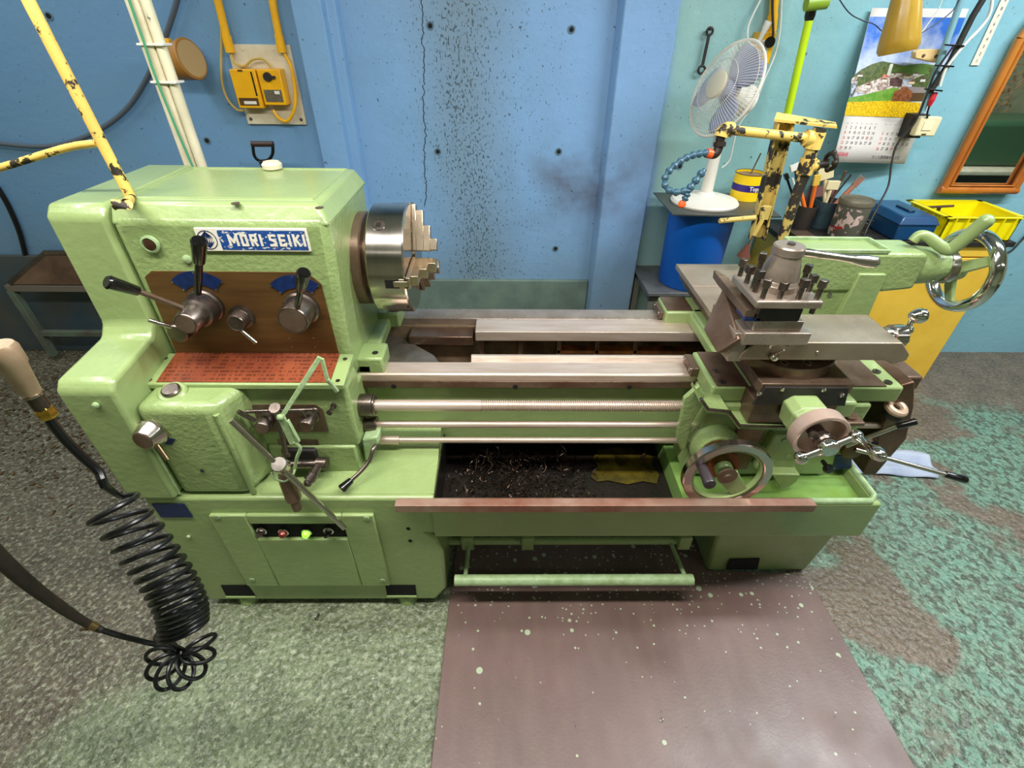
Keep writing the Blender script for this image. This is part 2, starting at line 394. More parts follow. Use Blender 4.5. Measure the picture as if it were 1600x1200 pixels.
# pry slots
for q in ([(-0.9362, 0.914, 0.1233),(-0.8483, 0.914, 0.1229),(-0.8417, 0.914, 0.0535),(-0.9404, 0.914, 0.0541)], [(-0.3959, 0.914, 0.1206),(-0.2964, 0.914, 0.1201),(-0.299, 0.914, 0.0543),(-0.3987, 0.914, 0.0549)]):
    m = MB(); m.slab([(p[0], p[1], p[2]) for p in q], (0, -0.0008, 0)); sl = obj('pry_slot', m, HOLE, cab)
    m = MB(); m.tube([(q[3][0], 0.9135, q[3][2]), (q[2][0], 0.9135, q[2][2])], 0.005, smooth=False); obj('slot_lip', m, GREEN, sl)
for q in [(-0.2858, 0.9145, 0.416),(-0.2867, 0.9145, 0.3575)]:
    obj('screw_hole', MB().cyl(q, (q[0], q[1] - 0.001, q[2]), 0.006, seg=14), HOLE, cab)
# electrical cover plate with recessed buttons
c = [(-0.8382, 0.9135, 0.4908),(-0.3778, 0.9135, 0.4903),(-0.373, 0.9135, 0.1326),(-0.8465, 0.9135, 0.1349)]
x0, x1, z0, z1 = -0.845, -0.385, 0.105, 0.508
xs0 = (c[0][0] + c[3][0]) / 2; xs1 = (c[1][0] + c[2][0]) / 2; zt = (c[0][2] + c[1][2]) / 2; zb = (c[2][2] + c[3][2]) / 2
r0 = [(-0.7411, 0.905, 0.4529),(-0.4614, 0.905, 0.4524),(-0.4694, 0.905, 0.3804),(-0.7423, 0.905, 0.3811)]
rx0 = r0[0][0] + 0.004; rx1 = r0[1][0] - 0.006; rz1 = r0[0][2]; rz0 = r0[2][2]
m = MB(); yF, yB = 0.902, 0.916
m.box(xs0, rx0, yF, yB, zb, zt); m.box(rx1, xs1, yF, yB, zb, zt); m.box(rx0, rx1, yF, yB, rz1, zt); m.box(rx0, rx1, yF, yB, zb, rz0)
cov = obj('electrical_cover', m, GREEN, LA, 0.004)
obj('button_recess', MB().box(rx0, rx1, 0.9125, 0.914, rz0, rz1), HOLE, cov)
for q in [(-0.8179, 0.9015, 0.4861),(-0.3951, 0.9015, 0.4798),(-0.8134, 0.9015, 0.1726),(-0.395, 0.9015, 0.1669)]:
    obj('cover_screw', MB().rev([(0, 0.009), (0.002, 0.009), (0.003, 0.006), (0.0015, 0.0)], q, YD, 16), GREENP, cov)
REDL = mat('dark_red_lens', (120, 34, 30), 0.2, trans=0.1)
GRNL = mat('lit_green_lens', (90, 230, 60), 0.3, emit=((120, 255, 40), 1.6))
for i, q in enumerate([(-0.7103, 0.912, 0.4231),(-0.6483, 0.912, 0.417),(-0.5808, 0.912, 0.4169),(-0.5157, 0.912, 0.4227)]):
    nm = ('selector_switch', 'indicator_lamp', 'indicator_lamp', 'selector_switch')[i]
    b = obj(nm, MB().rev([(0, 0.0155), (0.012, 0.0155), (0.014, 0.013)], q, YD, 22), CHROME, cov, label=(None, 'unlit dark red lamp', 'lit green lamp', None)[i])
    if nm == 'selector_switch':
        m = MB(); m.rev([(0.013, 0.011), (0.018, 0.010)], q, YD, 18); m.obox((q[0], q[1] - 0.022, q[2] - 0.002), (1, 0, 0.25 if i == 0 else 0.9), (0, 1, 0), (-0.25, 0, 1), 0.011, 0.007, 0.0035)
        obj('switch_handle', m, STEELD if i == 0 else BLACK, b)
    else:
        obj('lens', MB().rev([(0.013, 0.0115), (0.02, 0.0112), (0.026, 0.008), (0.029, 0)], q, YD, 20), REDL if i == 1 else GRNL, b)

# chip pan: thin cast walls, deep black section on the left, shallow painted section on the right
m = MB()
m.box(-0.21, 1.075, 0.905, 0.925, 0.388, 0.535)            # front wall
m.box(1.055, 1.075, 0.925, 1.66, 0.388, 0.535)             # right wall
m.box(-0.21, 1.055, 1.64, 1.66, 0.388, 0.535)              # back wall
m.box(-0.21, 1.055, 0.925, 1.64, 0.388, 0.40)              # floor of the casting
pan = obj('chip_pan', m, GREEN, LA, 0.006)
m = MB(); m.box(-0.205, 0.53, 0.926, 1.639, 0.401, 0.425); m.box(-0.20, 0.53, 0.926, 0.9285, 0.425, 0.53); m.box(-0.199, -0.196, 0.926, 1.6, 0.42, 0.548)
obj('deep_pan_bottom', m, PAND, pan, label='blackened oily bottom')
m = MB(); m.hexa([(0.53, 0.926, 0.40), (1.054, 0.926, 0.40), (1.054, 1.639, 0.40), (0.53, 1.639, 0.40), (0.53, 0.926, 0.492), (1.054, 0.926, 0.50), (1.054, 1.639, 0.50), (0.53, 1.639, 0.492)])
obj('shallow_pan_bottom', m, PANG, pan, label='wet green painted bottom')
m = MB(); m.tube([(0.86, 0.915, 0.538), (1.045, 0.915, 0.538), (1.066, 0.935, 0.538), (1.066, 1.60, 0.538)], 0.0095, smooth=False); obj('pan_rim', m, GREENP, pan)
m = MB(); m.prism([(0.879, 0.533), (0.929, 0.533), (0.929, 0.536), (0.905, 0.561), (0.879, 0.561)], 'X', -0.302, 0.863)
STRIP = mat('rusty_steel_strip', (176, 150, 134), 0.4, 0.4, c2=(140, 92, 74), ns=5, spread=(0.38, 0.66), rvar=0.08)
obj('front_rest_strip', m, STRIP, LA, 0.003, label='rusty brown steel strip')
m = MB(); m.prism([(0.93, 0.55), (0.93, 0.552), (1.05, 0.56), (1.18, 0.60), (1.30, 0.64), (1.30, 0.55)], 'X', -0.69, -0.202); obj('base_shoulder', m, GREEN2, LA, 0.006)
# right leg
m = MB(); m.hexa([(0.745, 1.04, 0), (1.118, 1.04, 0), (1.10, 1.62, 0), (0.745, 1.62, 0), (0.70, 1.0, 0.388), (1.118, 1.0, 0.388), (1.10, 1.62, 0.388), (0.70, 1.62, 0.388)])
leg = obj('right_pedestal', m, GREEN, LA, 0.012)
q = [(0.8035, 1.028, 0.094),(0.9106, 1.028, 0.0974),(0.9222, 1.028, 0.0306),(0.8068, 1.028, 0.0311)]
obj('pry_slot', MB().slab(q, (0, -0.002, 0)), HOLE, leg)
obj('rear_stretcher', MB().box(-0.2, 0.74, 1.17, 1.2, 0.12, 0.388), GREEN, LA, 0.004)
# brake treadle
m = MB(); m.tube([(-0.20, 1.06, 0.155), (0.645, 1.06, 0.155)], 0.014, 14, False)
tr = obj('treadle_shaft', m, GREEN, LA)
for x in (-0.13, 0.08, 0.63):
    obj('shaft_clamp', MB().box(x - 0.022, x + 0.022, 1.035, 1.075, 0.135, 0.20), GREEN, tr, 0.004)
obj('treadle_bar', MB().tube([(-0.165, 0.915, 0.145), (0.625, 0.915, 0.145)], 0.0185, 18, False), GREENP, LA, 0.002, label='round foot brake bar in pale green')
for xa, xb in ((-0.125, -0.13), (0.585, 0.60)):
    obj('treadle_arm', MB().tube([(xa, 1.06, 0.155), (xb, 0.925, 0.15)], 0.0075, 10, False), GREENP, tr)

# ---- gear cover on the left end
prof = [(0.905, 0.555), (0.905, 0.928), (0.925, 0.95), (1.0, 0.957), (1.088, 0.966), (1.113, 0.995), (1.118, 1.262), (1.14, 1.286), (1.525, 1.286), (1.54, 1.27), (1.54, 0.555)]
m = MB(); m.prism(prof, 'X', -1.04, -0.907)
gc = obj('gear_cover', m, GREEN, LA, 0.014, 3)
for q in [(-0.959, 0.904, 0.8933)]: obj('cover_screw', MB().rev([(0, 0.008), (0.006, 0.008), (0.009, 0.004), (0.009, 0)], q, YD, 12), GREENP, gc)
obj('cover_screw', MB().rev([(0, 0.006), (0.005, 0.005), (0.006, 0)], (-0.9432, 0.914, 0.3816), YD, 12), GREENP, cab)
q = [(-0.9792, 0.9045, 0.5431),(-0.8895, 0.9045, 0.543),(-0.8875, 0.9045, 0.4824),(-0.9777, 0.9045, 0.4825)]
obj('spec_plate', MB().slab([(p[0], 0.9135, p[2]) for p in [(-0.9901, 0.9135, 0.5296),(-0.8994, 0.9135, 0.5296),(-0.8963, 0.9135, 0.4711),(-0.9874, 0.9135, 0.4712)]], (0, -0.0015, 0)), BLUEE, cab, label='dark blue specification plate')

# ---- headstock
m = MB()
m.loft([(-0.903, 1.122, 0.80), (-0.425, 1.122, 0.80), (-0.425, 1.49, 0.80), (-0.903, 1.49, 0.80)], [(-0.903, 1.122, 1.262), (-0.408, 1.122, 1.262), (-0.408, 1.49, 1.262), (-0.903, 1.49, 1.262)])
hs = obj('headstock', m, GREEN2, LA, 0.02, 3)
m = MB(); m.loft([(-0.903, 1.1205, 1.243), (-0.404, 1.1205, 1.243), (-0.404, 1.498, 1.243), (-0.903, 1.498, 1.243)], [(-0.903, 1.150, 1.288), (-0.432, 1.150, 1.288), (-0.432, 1.488, 1.288), (-0.903, 1.488, 1.288)])
lid = obj('headstock_lid', m, GREEN, LA, 0.009, 3)
m = MB()
for a, b in (((-0.88, 1.18), (-0.45, 1.18)), ((-0.45, 1.18), (-0.45, 1.475)), ((-0.45, 1.475), (-0.88, 1.475)), ((-0.88, 1.475), (-0.88, 1.18))):
    m.tube([(a[0], a[1], 1.288), (b[0], b[1], 1.288)], 0.003, 8, False)
obj('lid_bead', m, GREEN, lid)
for q in [(-0.6133, 1.141, 1.2885),(-0.4152, 1.1124, 1.2885)]:
    obj('lid_screw', MB().cyl(q, (q[0], q[1], q[2] + 0.0012), 0.0095, seg=14), STEELO, lid)
obj('vent_cap', MB().rev([(0, 0.017), (0.004, 0.026), (0.015, 0.027), (0.022, 0.02), (0.023, 0)], (-0.655, 1.47, 1.287), (0, 0, 1), 20), CREAM, lid, label='cream vent cap')
m = MB(); m.box(-0.43, -0.352, 1.17, 1.26, 0.795, 0.85); m.box(-0.43, -0.352, 1.44, 1.53, 0.795, 0.85); m.box(-0.43, -0.385, 1.17, 1.53, 0.79, 0.83)
ft = obj('headstock_foot', m, GREEN2, LA, 0.008)
for q in ((-0.378, 1.20, 0.8505), (-0.378, 1.475, 0.8505)):
    obj('bolt_hole', MB().cyl(q, (q[0], q[1], q[2] + 0.001), 0.009, seg=14), HOLE, ft)
# bed apron under the headstock, between gearbox and bed
obj('headstock_seat', MB().box(-1.0, -0.42, 1.115, 1.535, 0.555, 0.80), GREEN2, LA, 0.01)

# nameplate
npq = [(-0.7082, 1.118, 1.2415),(-0.455, 1.118, 1.2382),(-0.4626, 1.118, 1.1841),(-0.7209, 1.118, 1.187)]
nx0 = (npq[0][0] + npq[3][0]) / 2; nx1 = (npq[1][0] + npq[2][0]) / 2; nz1 = (npq[0][2] + npq[1][2]) / 2; nz0 = (npq[2][2] + npq[3][2]) / 2
sign = obj('nameplate', MB().box(nx0, nx1, 1.1165, 1.1225, nz0, nz1), SIGNW, hs, 0.001, label='cream and blue maker nameplate')
xb = nx0 + (nx1 - nx0) * 0.185
m = MB(); m.prism([(xb + 0.004, nz1 - 0.0045), (nx1 - 0.004, nz1 - 0.0045), (nx1 - 0.004, nz0 + 0.004), (xb + 0.004, nz0 + 0.004)], 'Y', 1.1158, 1.117); obj('blue_field', m, NBLUE, sign)
zc = (nz0 + nz1) / 2
GL = {'M': [[(0, 0), (0, 1)], [(0, 1), (0.5, 0.3)], [(0.5, 0.3), (1, 1)], [(1, 1), (1, 0)]], 'O': [[(0, 0), (0, 1)], [(0, 1), (1, 1)], [(1, 1), (1, 0)], [(1, 0), (0, 0)]],
      'R': [[(0, 0), (0, 1)], [(0, 1), (1, 1)], [(1, 1), (1, 0.5)], [(1, 0.5), (0, 0.5)], [(0.45, 0.5), (1, 0)]], 'I': [[(0, 0), (0, 1)]],
      'S': [[(1, 1), (0, 1)], [(0, 1), (0.05, 0.6)], [(0.05, 0.6), (0.95, 0.4)], [(0.95, 0.4), (1, 0)], [(1, 0), (0, 0)]], 'E': [[(0, 0), (0, 1)], [(0, 1), (1, 1)], [(0, 0.5), (0.85, 0.5)], [(0, 0), (1, 0)]],
      'K': [[(0, 0), (0, 1)], [(0, 0.45), (1, 1)], [(0.3, 0.58), (1, 0)]]}
LH = (nz1 - nz0) * 0.42; LT = LH * 0.24
def block_word(wd, x):
    m = MB()
    for c in wd:
        wdt = {'M': 0.78, 'I': 0.0, 'O': 0.48, 'R': 0.48}.get(c, 0.5) * LH
        for si, (a, b) in enumerate(GL[c]):
            p = Vector((x + a[0] * wdt, 1.1154 - 0.00012 * si, zc - LH / 2 + a[1] * LH)); q = Vector((x + b[0] * wdt, 1.1154 - 0.00012 * si, zc - LH / 2 + b[1] * LH)); d = (q - p).normalized() * LT * 0.45
            m.bar(p - d, q + d, LT, 0.0008, (0, -1, 0))
        x += wdt + LT * 2.0
    obj('lettering', m, SIGNW, sign); return x
xe = block_word('MORI', xb + (nx1 - xb) * 0.13)
block_word('SEIKI', xe + LT * 1.9)
# round maker emblem: circle of blades
m = MB(); cx = nx0 + (nx1 - nx0) * 0.09; R0 = (nz1 - nz0) * 0.40
m.ring((cx, 1.1162, zc), YD, R0, [(0, -0.0007), (0.0006, -0.0007), (0.0006, 0.0007), (0, 0.0007)], 36)
for half in (1, -1):
    for k in range(7):
        a = math.radians(-60 + 20 * k); top = (cx + math.sin(a) * R0 * 0.82, zc + half * (math.cos(a) * R0 * 0.9)) if half == 1 else (cx + math.sin(a) * R0 * 0.82, zc - math.cos(a) * R0 * 0.9 * 0.2 + R0 * 0.05)
        base = (cx, zc + R0 * 0.93) if half == 1 else (cx, zc - R0 * 0.9)
        end = (cx + math.sin(a) * R0 * 0.78, zc + R0 * (0.35 - 0.45 * math.cos(a))) if half == 1 else (cx + math.sin(a) * R0 * 0.78, zc - R0 * (0.35 - 0.45 * math.cos(a)))
        dx, dz = end[0] - base[0], end[1] - base[1]; Ln = math.hypot(dx, dz); nxx, nzz = -dz / Ln * 0.0013, dx / Ln * 0.0013
        md = (base[0] + dx * 0.6, base[1] + dz * 0.6)
        m.loft([(base[0], 1.1156, base[1]), (md[0] + nxx, 1.1156, md[1] + nzz), (end[0], 1.1156, end[1]), (md[0] - nxx, 1.1156, md[1] - nzz)], [(base[0], 1.1164, base[1]), (md[0] + nxx, 1.1164, md[1] + nzz), (end[0], 1.1164, end[1]), (md[0] - nxx, 1.1164, md[1] - nzz)])
obj('emblem', m, BLUEE, sign)
# sight glass and plug
q = (-0.8279, 1.12, 1.201)
sg = obj('oil_sight_glass', MB().rev([(0, 0.021), (0.006, 0.021), (0.008, 0.016), (0.005, 0.015)], q, YD, 24), GREENP, hs)
obj('glass', MB().rev([(0.004, 0.0145), (0.008, 0.0125), (0.0095, 0.006), (0.0095, 0)], q, YD, 20), mat('brown_oil_glass', (60, 38, 26), 0.1, coat=0.5), sg)
obj('round_plug', MB().rev([(0, 0.0105), (0.004, 0.0105), (0.006, 0.007), (0.006, 0)], (-0.7589, 1.122, 1.1631), YD, 16), GREENP, hs)

# control panel
P = [(-0.8779, 1.119, 1.118),(-0.8561, 1.119, 1.133),(-0.4813, 1.119, 1.1322),(-0.4586, 1.119, 1.1022),(-0.4434, 1.119, 0.8982),(-0.888, 1.119, 0.9044)]
m = MB(); m.slab([(P[0][0], 1.1195, P[0][2]), (P[1][0], 1.1195, P[1][2]), (P[2][0] - 0.002, 1.1195, P[2][2]), (P[3][0] + 0.004, 1.1195, P[3][2]), (-0.452, 1.1195, 0.897), (-0.888, 1.1195, 0.897)], (0, 0.004, 0))
cp = obj('control_panel', m, BROWNP, hs, 0.0)
def rivet(q, par, r=0.0028): obj('rivet', MB().rev([(0, r), (0.0012, r), (0.002, 0)], q, YD, 10), ALU, par)
for q in [(-0.5703, 1.119, 0.9479),(-0.5079, 1.119, 0.9482),(-0.5707, 1.119, 0.9201),(-0.5092, 1.119, 0.9203)]: rivet(q, cp, 0.0022)

def grip(name, par, p0, p1, pg, r=0.006, g0=0.0095, g1=0.0155, rodm=STEELD, gm=BLACK, glab=None):
    rod = obj(name, MB().tube([p0, p1], r, 14, False), rodm, par)
    obj('grip', MB().rev([(0, 0.0), (0, g0), (0.003, g0 + 0.001), ((Vector(pg) - Vector(p1)).length * 0.93, g1), ((Vector(pg) - Vector(p1)).length, g1 * 0.8), ((Vector(pg) - Vector(p1)).length, 0)], p1, Vector(pg) - Vector(p1), 20), gm, rod)
    return rod
def arc_plate(cx, cz, r0, r1, a0, a1, y, par):
    m = MB(); n = 14; A = []; 
    for k in range(n + 1):
        a = math.radians(a0 + (a1 - a0) * k / n); A.append((cx + r1 * math.cos(a), y, cz + r1 * math.sin(a)))
    for k in range(n, -1, -1):
        a = math.radians(a0 + (a1 - a0) * k / n); A.append((cx + r0 * math.cos(a), y, cz + r0 * math.sin(a)))
    for k in range(n):
        i, j = k, 2 * n + 1 - k
        q = [A[i], A[i + 1], A[j - 1], A[j]]; m.slab(q, (0, -0.0012, 0))
    o = obj('speed_scale', m, BLUEE, par)
    for a in (a0, (a0 + a1) / 2, a1):
        for r in ((r1 - 0.004,) if a == (a0 + a1) / 2 else (r0 + 0.004, r1 - 0.004)):
            obj('rivet', MB().rev([(0, 0.0025), (0.001, 0.0025), (0.0018, 0)], (cx + r * math.cos(math.radians(a)), y - 0.001, cz + r * math.sin(math.radians(a))), YD, 8), ALU, o)
# hub A : two-stage hub with two levers
A0 = (-0.757, 1.119, 1.043)
arc_plate(A0[0] + 0.002, A0[2] + 0.004, 0.052, 0.088, 45, 135, 1.1185, cp)
hub = obj('speed_change_hub', MB().rev([(0, 0.045), (0.008, 0.045), (0.012, 0.041), (0.045, 0.038), (0.05, 0.032), (0.095, 0.0275), (0.098, 0.025), (0.0985, 0)], A0, YD, 32), STEELD, hs)
obj('hub_cap', MB().rev([(0, 0.0225), (0.0012, 0.0225), (0.0012, 0)], (A0[0], A0[1] - 0.0982, A0[2]), YD, 24), STEELO, hub)
b0 = (-0.7419, 1.085, 1.0927); b1 = (-0.6972, 1.065, 1.1789); b2 = (-0.6713, 1.055, 1.2361)
grip('shift_lever', hub, b0, b1, b2, 0.0085, 0.012, 0.0175, BLACK)
grip('shift_lever', hub, (-0.7683, 1.05, 1.0712), (-0.8129, 1, 1.1379), (-0.8374, 0.96, 1.1788), 0.0062, 0.0105, 0.0155, STEELO)
# hub B : small knob with pin lever
B0 = (-0.797, 1.119, 1.0)
hb = obj('selector_knob', MB().rev([(0, 0.03), (0.02, 0.03), (0.025, 0.026), (0.06, 0.0245), (0.063, 0.022), (0.063, 0)], (-0.815, 1.119, 0.995), YD, 26), STEELD, hs)
obj('pin_lever', MB().tube([(-0.8226, 1.06, 1.0131), (-0.8541, 1.04, 1.0435)], 0.0052, 12, False), ALU, hb)
# hub C
C0 = (-0.6746, 1.119, 1.0122)
hc = obj('selector_knob', MB().rev([(0, 0.031), (0.008, 0.031), (0.01, 0.024), (0.036, 0.0225), (0.04, 0.0205), (0.0385, 0.0185), (0.0385, 0)], C0, YD, 26), STEELD, hs)
obj('pin_lever', MB().tube([(-0.669, 1.085, 0.9885), (-0.6366, 1.075, 0.9587)], 0.0055, 12, False), ALU, hc)
# hub D
D0 = (-0.516, 1.119, 1.038)
arc_plate(D0[0] - 0.004, D0[2] + 0.002, 0.052, 0.086, 45, 135, 1.1185, cp)
hd = obj('speed_change_hub', MB().rev([(0, 0.0445), (0.01, 0.0445), (0.014, 0.040), (0.066, 0.0375), (0.07, 0.035), (0.0685, 0.0325), (0.0685, 0)], D0, YD, 32), STEELD, hs, label='broad steel hub with a black lever')
obj('hub_cap', MB().rev([(0, 0.032), (0.0012, 0.032), (0.0012, 0)], (D0[0], D0[1] - 0.0682, D0[2]), YD, 24), STEELO, hd)
grip('shift_lever', hd, (-0.5055, 1.06, 1.0589), (-0.4694, 1.035, 1.1281), (-0.445, 1.02, 1.1783), 0.0072, 0.0115, 0.0155, BLACK)

# ---- tray with the etched chart
TF, TB = (1.005, 0.878), (1.121, 0.898)
m = MB(); m.hexa([(-0.928, TF[0], TF[1] - 0.016), (-0.412, TF[0], TF[1] - 0.016), (-0.412, TB[0], TB[1] - 0.02), (-0.928, TB[0], TB[1] - 0.02), (-0.928, TF[0], TF[1]), (-0.412, TF[0], TF[1]), (-0.412, TB[0], TB[1]), (-0.928, TB[0], TB[1])])
tray = obj('gearbox_top_plate', m, GREEN, LA, 0.003)
m = MB(); m.hexa([(-0.888, TF[0] + 0.007, TF[1] + 0.001), (-0.448, TF[0] + 0.007, TF[1] + 0.001), (-0.448, TB[0] - 0.002, TB[1]), (-0.888, TB[0] - 0.002, TB[1]), (-0.888, TF[0] + 0.007, TF[1] + 0.003), (-0.448, TF[0] + 0.007, TF[1] + 0.003), (-0.448, TB[0] - 0.002, TB[1] + 0.0022), (-0.888, TB[0] - 0.002, TB[1] + 0.0022)])
obj('thread_chart', m, REDP, tray, label='etched reddish thread chart')
for x in (-0.908, -0.43):
    for yy, zz in ((1.02, 0.8805), (1.10, 0.8948)): obj('plate_screw', MB().cyl((x, yy, zz - 0.002), (x, yy, zz + 0.001), 0.006, seg=12), STEELD, tray)

# ---- feed gearbox
m = MB(); m.prism([(-0.905, 1.12), (-0.905, 0.925), (-0.712, 0.925), (-0.665, 1.04), (-0.665, 1.12)], 'Z', 0.552, 0.868)
fg = obj('feed_gearbox', m, GREEN2, LA, 0.024, 4)
obj('gearbox_shoulder', MB().prism([(0.96, 0.85), (1.0, 0.862), (1.12, 0.87), (1.12, 0.80), (0.96, 0.80)], 'X', -0.9, -0.712), GREEN2, fg, 0.008)
q = (-0.835, 0.985, 0.868)
oc = obj('oil_filler', MB().rev([(0, 0.034), (0.014, 0.034), (0.018, 0.03), (0.018, 0)], (q[0], q[1], 0.858), (0.05, -0.25, 1), 26), GREEN, fg)
obj('filler_cap', MB().rev([(0.018, 0.022), (0.024, 0.022), (0.027, 0.018), (0.027, 0)], (q[0], q[1], 0.858), (0.05, -0.25, 1), 24), STEELD, oc)
K0 = (-0.8829, 0.926, 0.7895)
kb = obj('feed_selector_knob', MB().rev([(0, 0.038), (0.006, 0.038), (0.01, 0.035), (0.036, 0.027), (0.038, 0.0255), (0.0385, 0)], K0, (-0.1, -1, 0.05), 28), ALU, fg)
obj('knob_face', MB().rev([(0.0385, 0.0235), (0.0395, 0.0235), (0.0395, 0)], K0, (-0.1, -1, 0.05), 24), STEELO, kb)
obj('pin_lever', MB().tube([(-0.8681, 0.9, 0.7702), (-0.8484, 0.885, 0.7317)], 0.0058, 12, False), mat('brassy_steel', (196, 164, 130), 0.25, 1.0), kb)
obj('pointer_plate', MB().slab([(-0.8729, 0.9235, 0.748),(-0.8487, 0.9235, 0.768),(-0.8376, 0.9235, 0.7636),(-0.8543, 0.9235, 0.7458)], (0, 0.003, 0)), BLUEE, fg)
obj('screw_hole', MB().cyl((-0.8114, 0.925, 0.6508), (-0.8101, 0.9235, 0.6523), 0.005, seg=12), HOLE, fg)
# cover bottom bead
m = MB(); m.tube([(-0.906, 0.9235, 0.56), (-0.906, 0.9235, 0.80)], 0.004, 8, False); obj('seam_bead', m, GREENP, fg)
# diagonal rib to the right of the gearbox
m = MB(); m.tube([(-0.712, 0.932, 0.84), (-0.708, 0.932, 0.70), (-0.706, 0.932, 0.555)], 0.0075, 10, False); obj('corner_rib', m, GREEN2, fg)

# lever box
m = MB(); m.box(-0.70, -0.412, 1.02, 1.12, 0.648, 0.862)
lb = obj('lever_gearbox', m, GREEN2, LA, 0.012, 3)
q = [(-0.6838, 1.019, 0.8021),(-0.4926, 1.019, 0.8026),(-0.4925, 1.019, 0.7071),(-0.6797, 1.019, 0.7067)]
bx0 = (q[0][0] + q[3][0]) / 2; bx1 = (q[1][0] + q[2][0]) / 2
m = MB(); m.prism([(bx0, q[3][2]), (bx1 + 0.003, q[3][2]), (bx1 + 0.003, q[0][2] - 0.015), (bx1 - 0.012, q[0][2]), (bx0 + 0.012, q[0][2]), (bx0, q[0][2] - 0.015)], 'Y', 1.0175, 1.0205)
lp = obj('lever_panel', m, STEELO, lb)
for a, b, c_ in (((-0.6376, 1.019, 0.7623), (-0.6559, 0.98, 0.7797), (-0.6789, 0.965, 0.8224)), ((-0.5246, 1.019, 0.7671), None, None)):
    k = obj('gear_knob', MB().rev([(0, 0.024), (0.008, 0.024), (0.01, 0.0215), (0.05, 0.0195), (0.052, 0.018), (0.052, 0)], a, YD, 24), STEELD, lb)
    obj('knob_face', MB().rev([(0.052, 0.0165), (0.053, 0.0165), (0.053, 0)], a, YD, 20), STEELO, k)
    if b: obj('pin_lever', MB().tube([b, c_], 0.0062, 12, False), STEELD, k)
    else: obj('pin_lever', MB().cyl((a[0], 0.985, a[2] + 0.015), (a[0], 0.98, a[2] + 0.047), 0.0055), STEELD, k)
m = MB(); m.tube([(-0.6732, 0.985, 0.8059), (-0.4899, 0.985, 0.8129)], 0.0052, 12, False); m.ball((-0.4915, 0.985, 0.8129), 0.0075)
obj('cross_lever', m, STEELD, lb)
obj('set_screw', MB().rev([(0, 0.008), (0.006, 0.008), (0.006, 0.005), (0.028, 0.005), (0.028, 0.0075), (0.034, 0.0075)], (-0.4562, 1.02, 0.7998), (-0.1, -1, 0), 12), STEELD, lb)
m = MB(); m.slab([(-0.6403, 1.0185, 0.676),(-0.5276, 1.0185, 0.6762),(-0.527, 1.0185, 0.6466),(-0.6411, 1.0185, 0.6464)], (0, 0.003, 0)); obj('stop_plate', m, STEELO, lb)
# starting lever assembly
obj('lower_casting', MB().box(-0.672, -0.425, 1.012, 1.12, 0.553, 0.655), GREEN2, lb, 0.006)
m = MB(); m.box(-0.632, -0.535, 1.0, 1.08, 0.60, 0.652); obj('clutch_housing', m, BLACKM, lb, 0.006)
m = MB(); m.tube([(-0.6396, 0.99, 0.6062), (-0.5133, 0.99, 0.6114)], 0.0125, 16, False); m.rev([(0, 0.019), (0.028, 0.019)], (-0.5333, 0.99, 0.6114), (1, 0, 0), 18)
ax = obj('lever_shaft', m, STEELD, LA)
obj('lever_stub', MB().rev([(0, 0.012), (0.02, 0.012), (0.022, 0.015), (0.045, 0.0165), (0.047, 0.011), (0.053, 0.012), (0.058, 0.011), (0.062, 0.007)], (-0.5257, 0.975, 0.6165), Vector((-0.545, 0.945, 0.5917)) - Vector((-0.5257, 0.975, 0.6165)), 18), STEELD, ax)
m = MB(); m.tube([(-0.5921, 0.985, 0.8126), (-0.5974, 0.965, 0.6639)], 0.0072, 14, False); m.rev([(0, 0.0095), (0.012, 0.0095)], (-0.5965, 0.967, 0.6765), (0.1, -0.1, -1), 14)
obj('upright_rod', m, STEELD, ax); 
obj('rod_cap', MB().rev([(0, 0.0145), (0.012, 0.0145), (0.012, 0)], (-0.5921, 0.985, 0.8126), (0, -0.5, 1), 18), STEELD, ax)
kq = (-0.618, 0.93, 0.66)
kn = Vector((-0.5707, 0.885, 0.7114))
hb2 = obj('clutch_hub', MB().rev([(-0.014, 0.019), (-0.012, 0.0205), (0.014, 0.0205), (0.017, 0.018), (0.017, 0)], kn, (0.05, -0.55, 0.84), 24), ALU, ax)
a_ = Vector((-0.6473, 0.885, 0.863)); b_ = Vector((-0.4586, 0.885, 0.4581))
m = MB(); m.tube([a_, b_], 0.0078, 16, False); obj('clutch_cross_bar', m, ALU, ax, label='long bright steel cross bar')
m = MB(); m.rev([(0, 0.017), (0.03, 0.022), (0.09, 0.021), (0.10, 0.013), (0.125, 0.0125), (0.13, 0.009)], (-0.5838, 0.91, 0.6593), Vector((-0.5723, 0.885, 0.5065)) - Vector((-0.5838, 0.91, 0.6593)), 10)
obj('drop_handle', m, STEELO, ax)
m = MB(); m.tube([(-0.609, 0.895, 0.6752), (-0.6023, 0.89, 0.6564), (-0.5799, 0.89, 0.6467), (-0.5627, 0.9, 0.6554), (-0.5745, 0.95, 0.6372), (-0.5665, 0.955, 0.669), (-0.5485, 0.96, 0.7001)], 0.003, 8); obj('wire_hook', m, GREENP, ax)
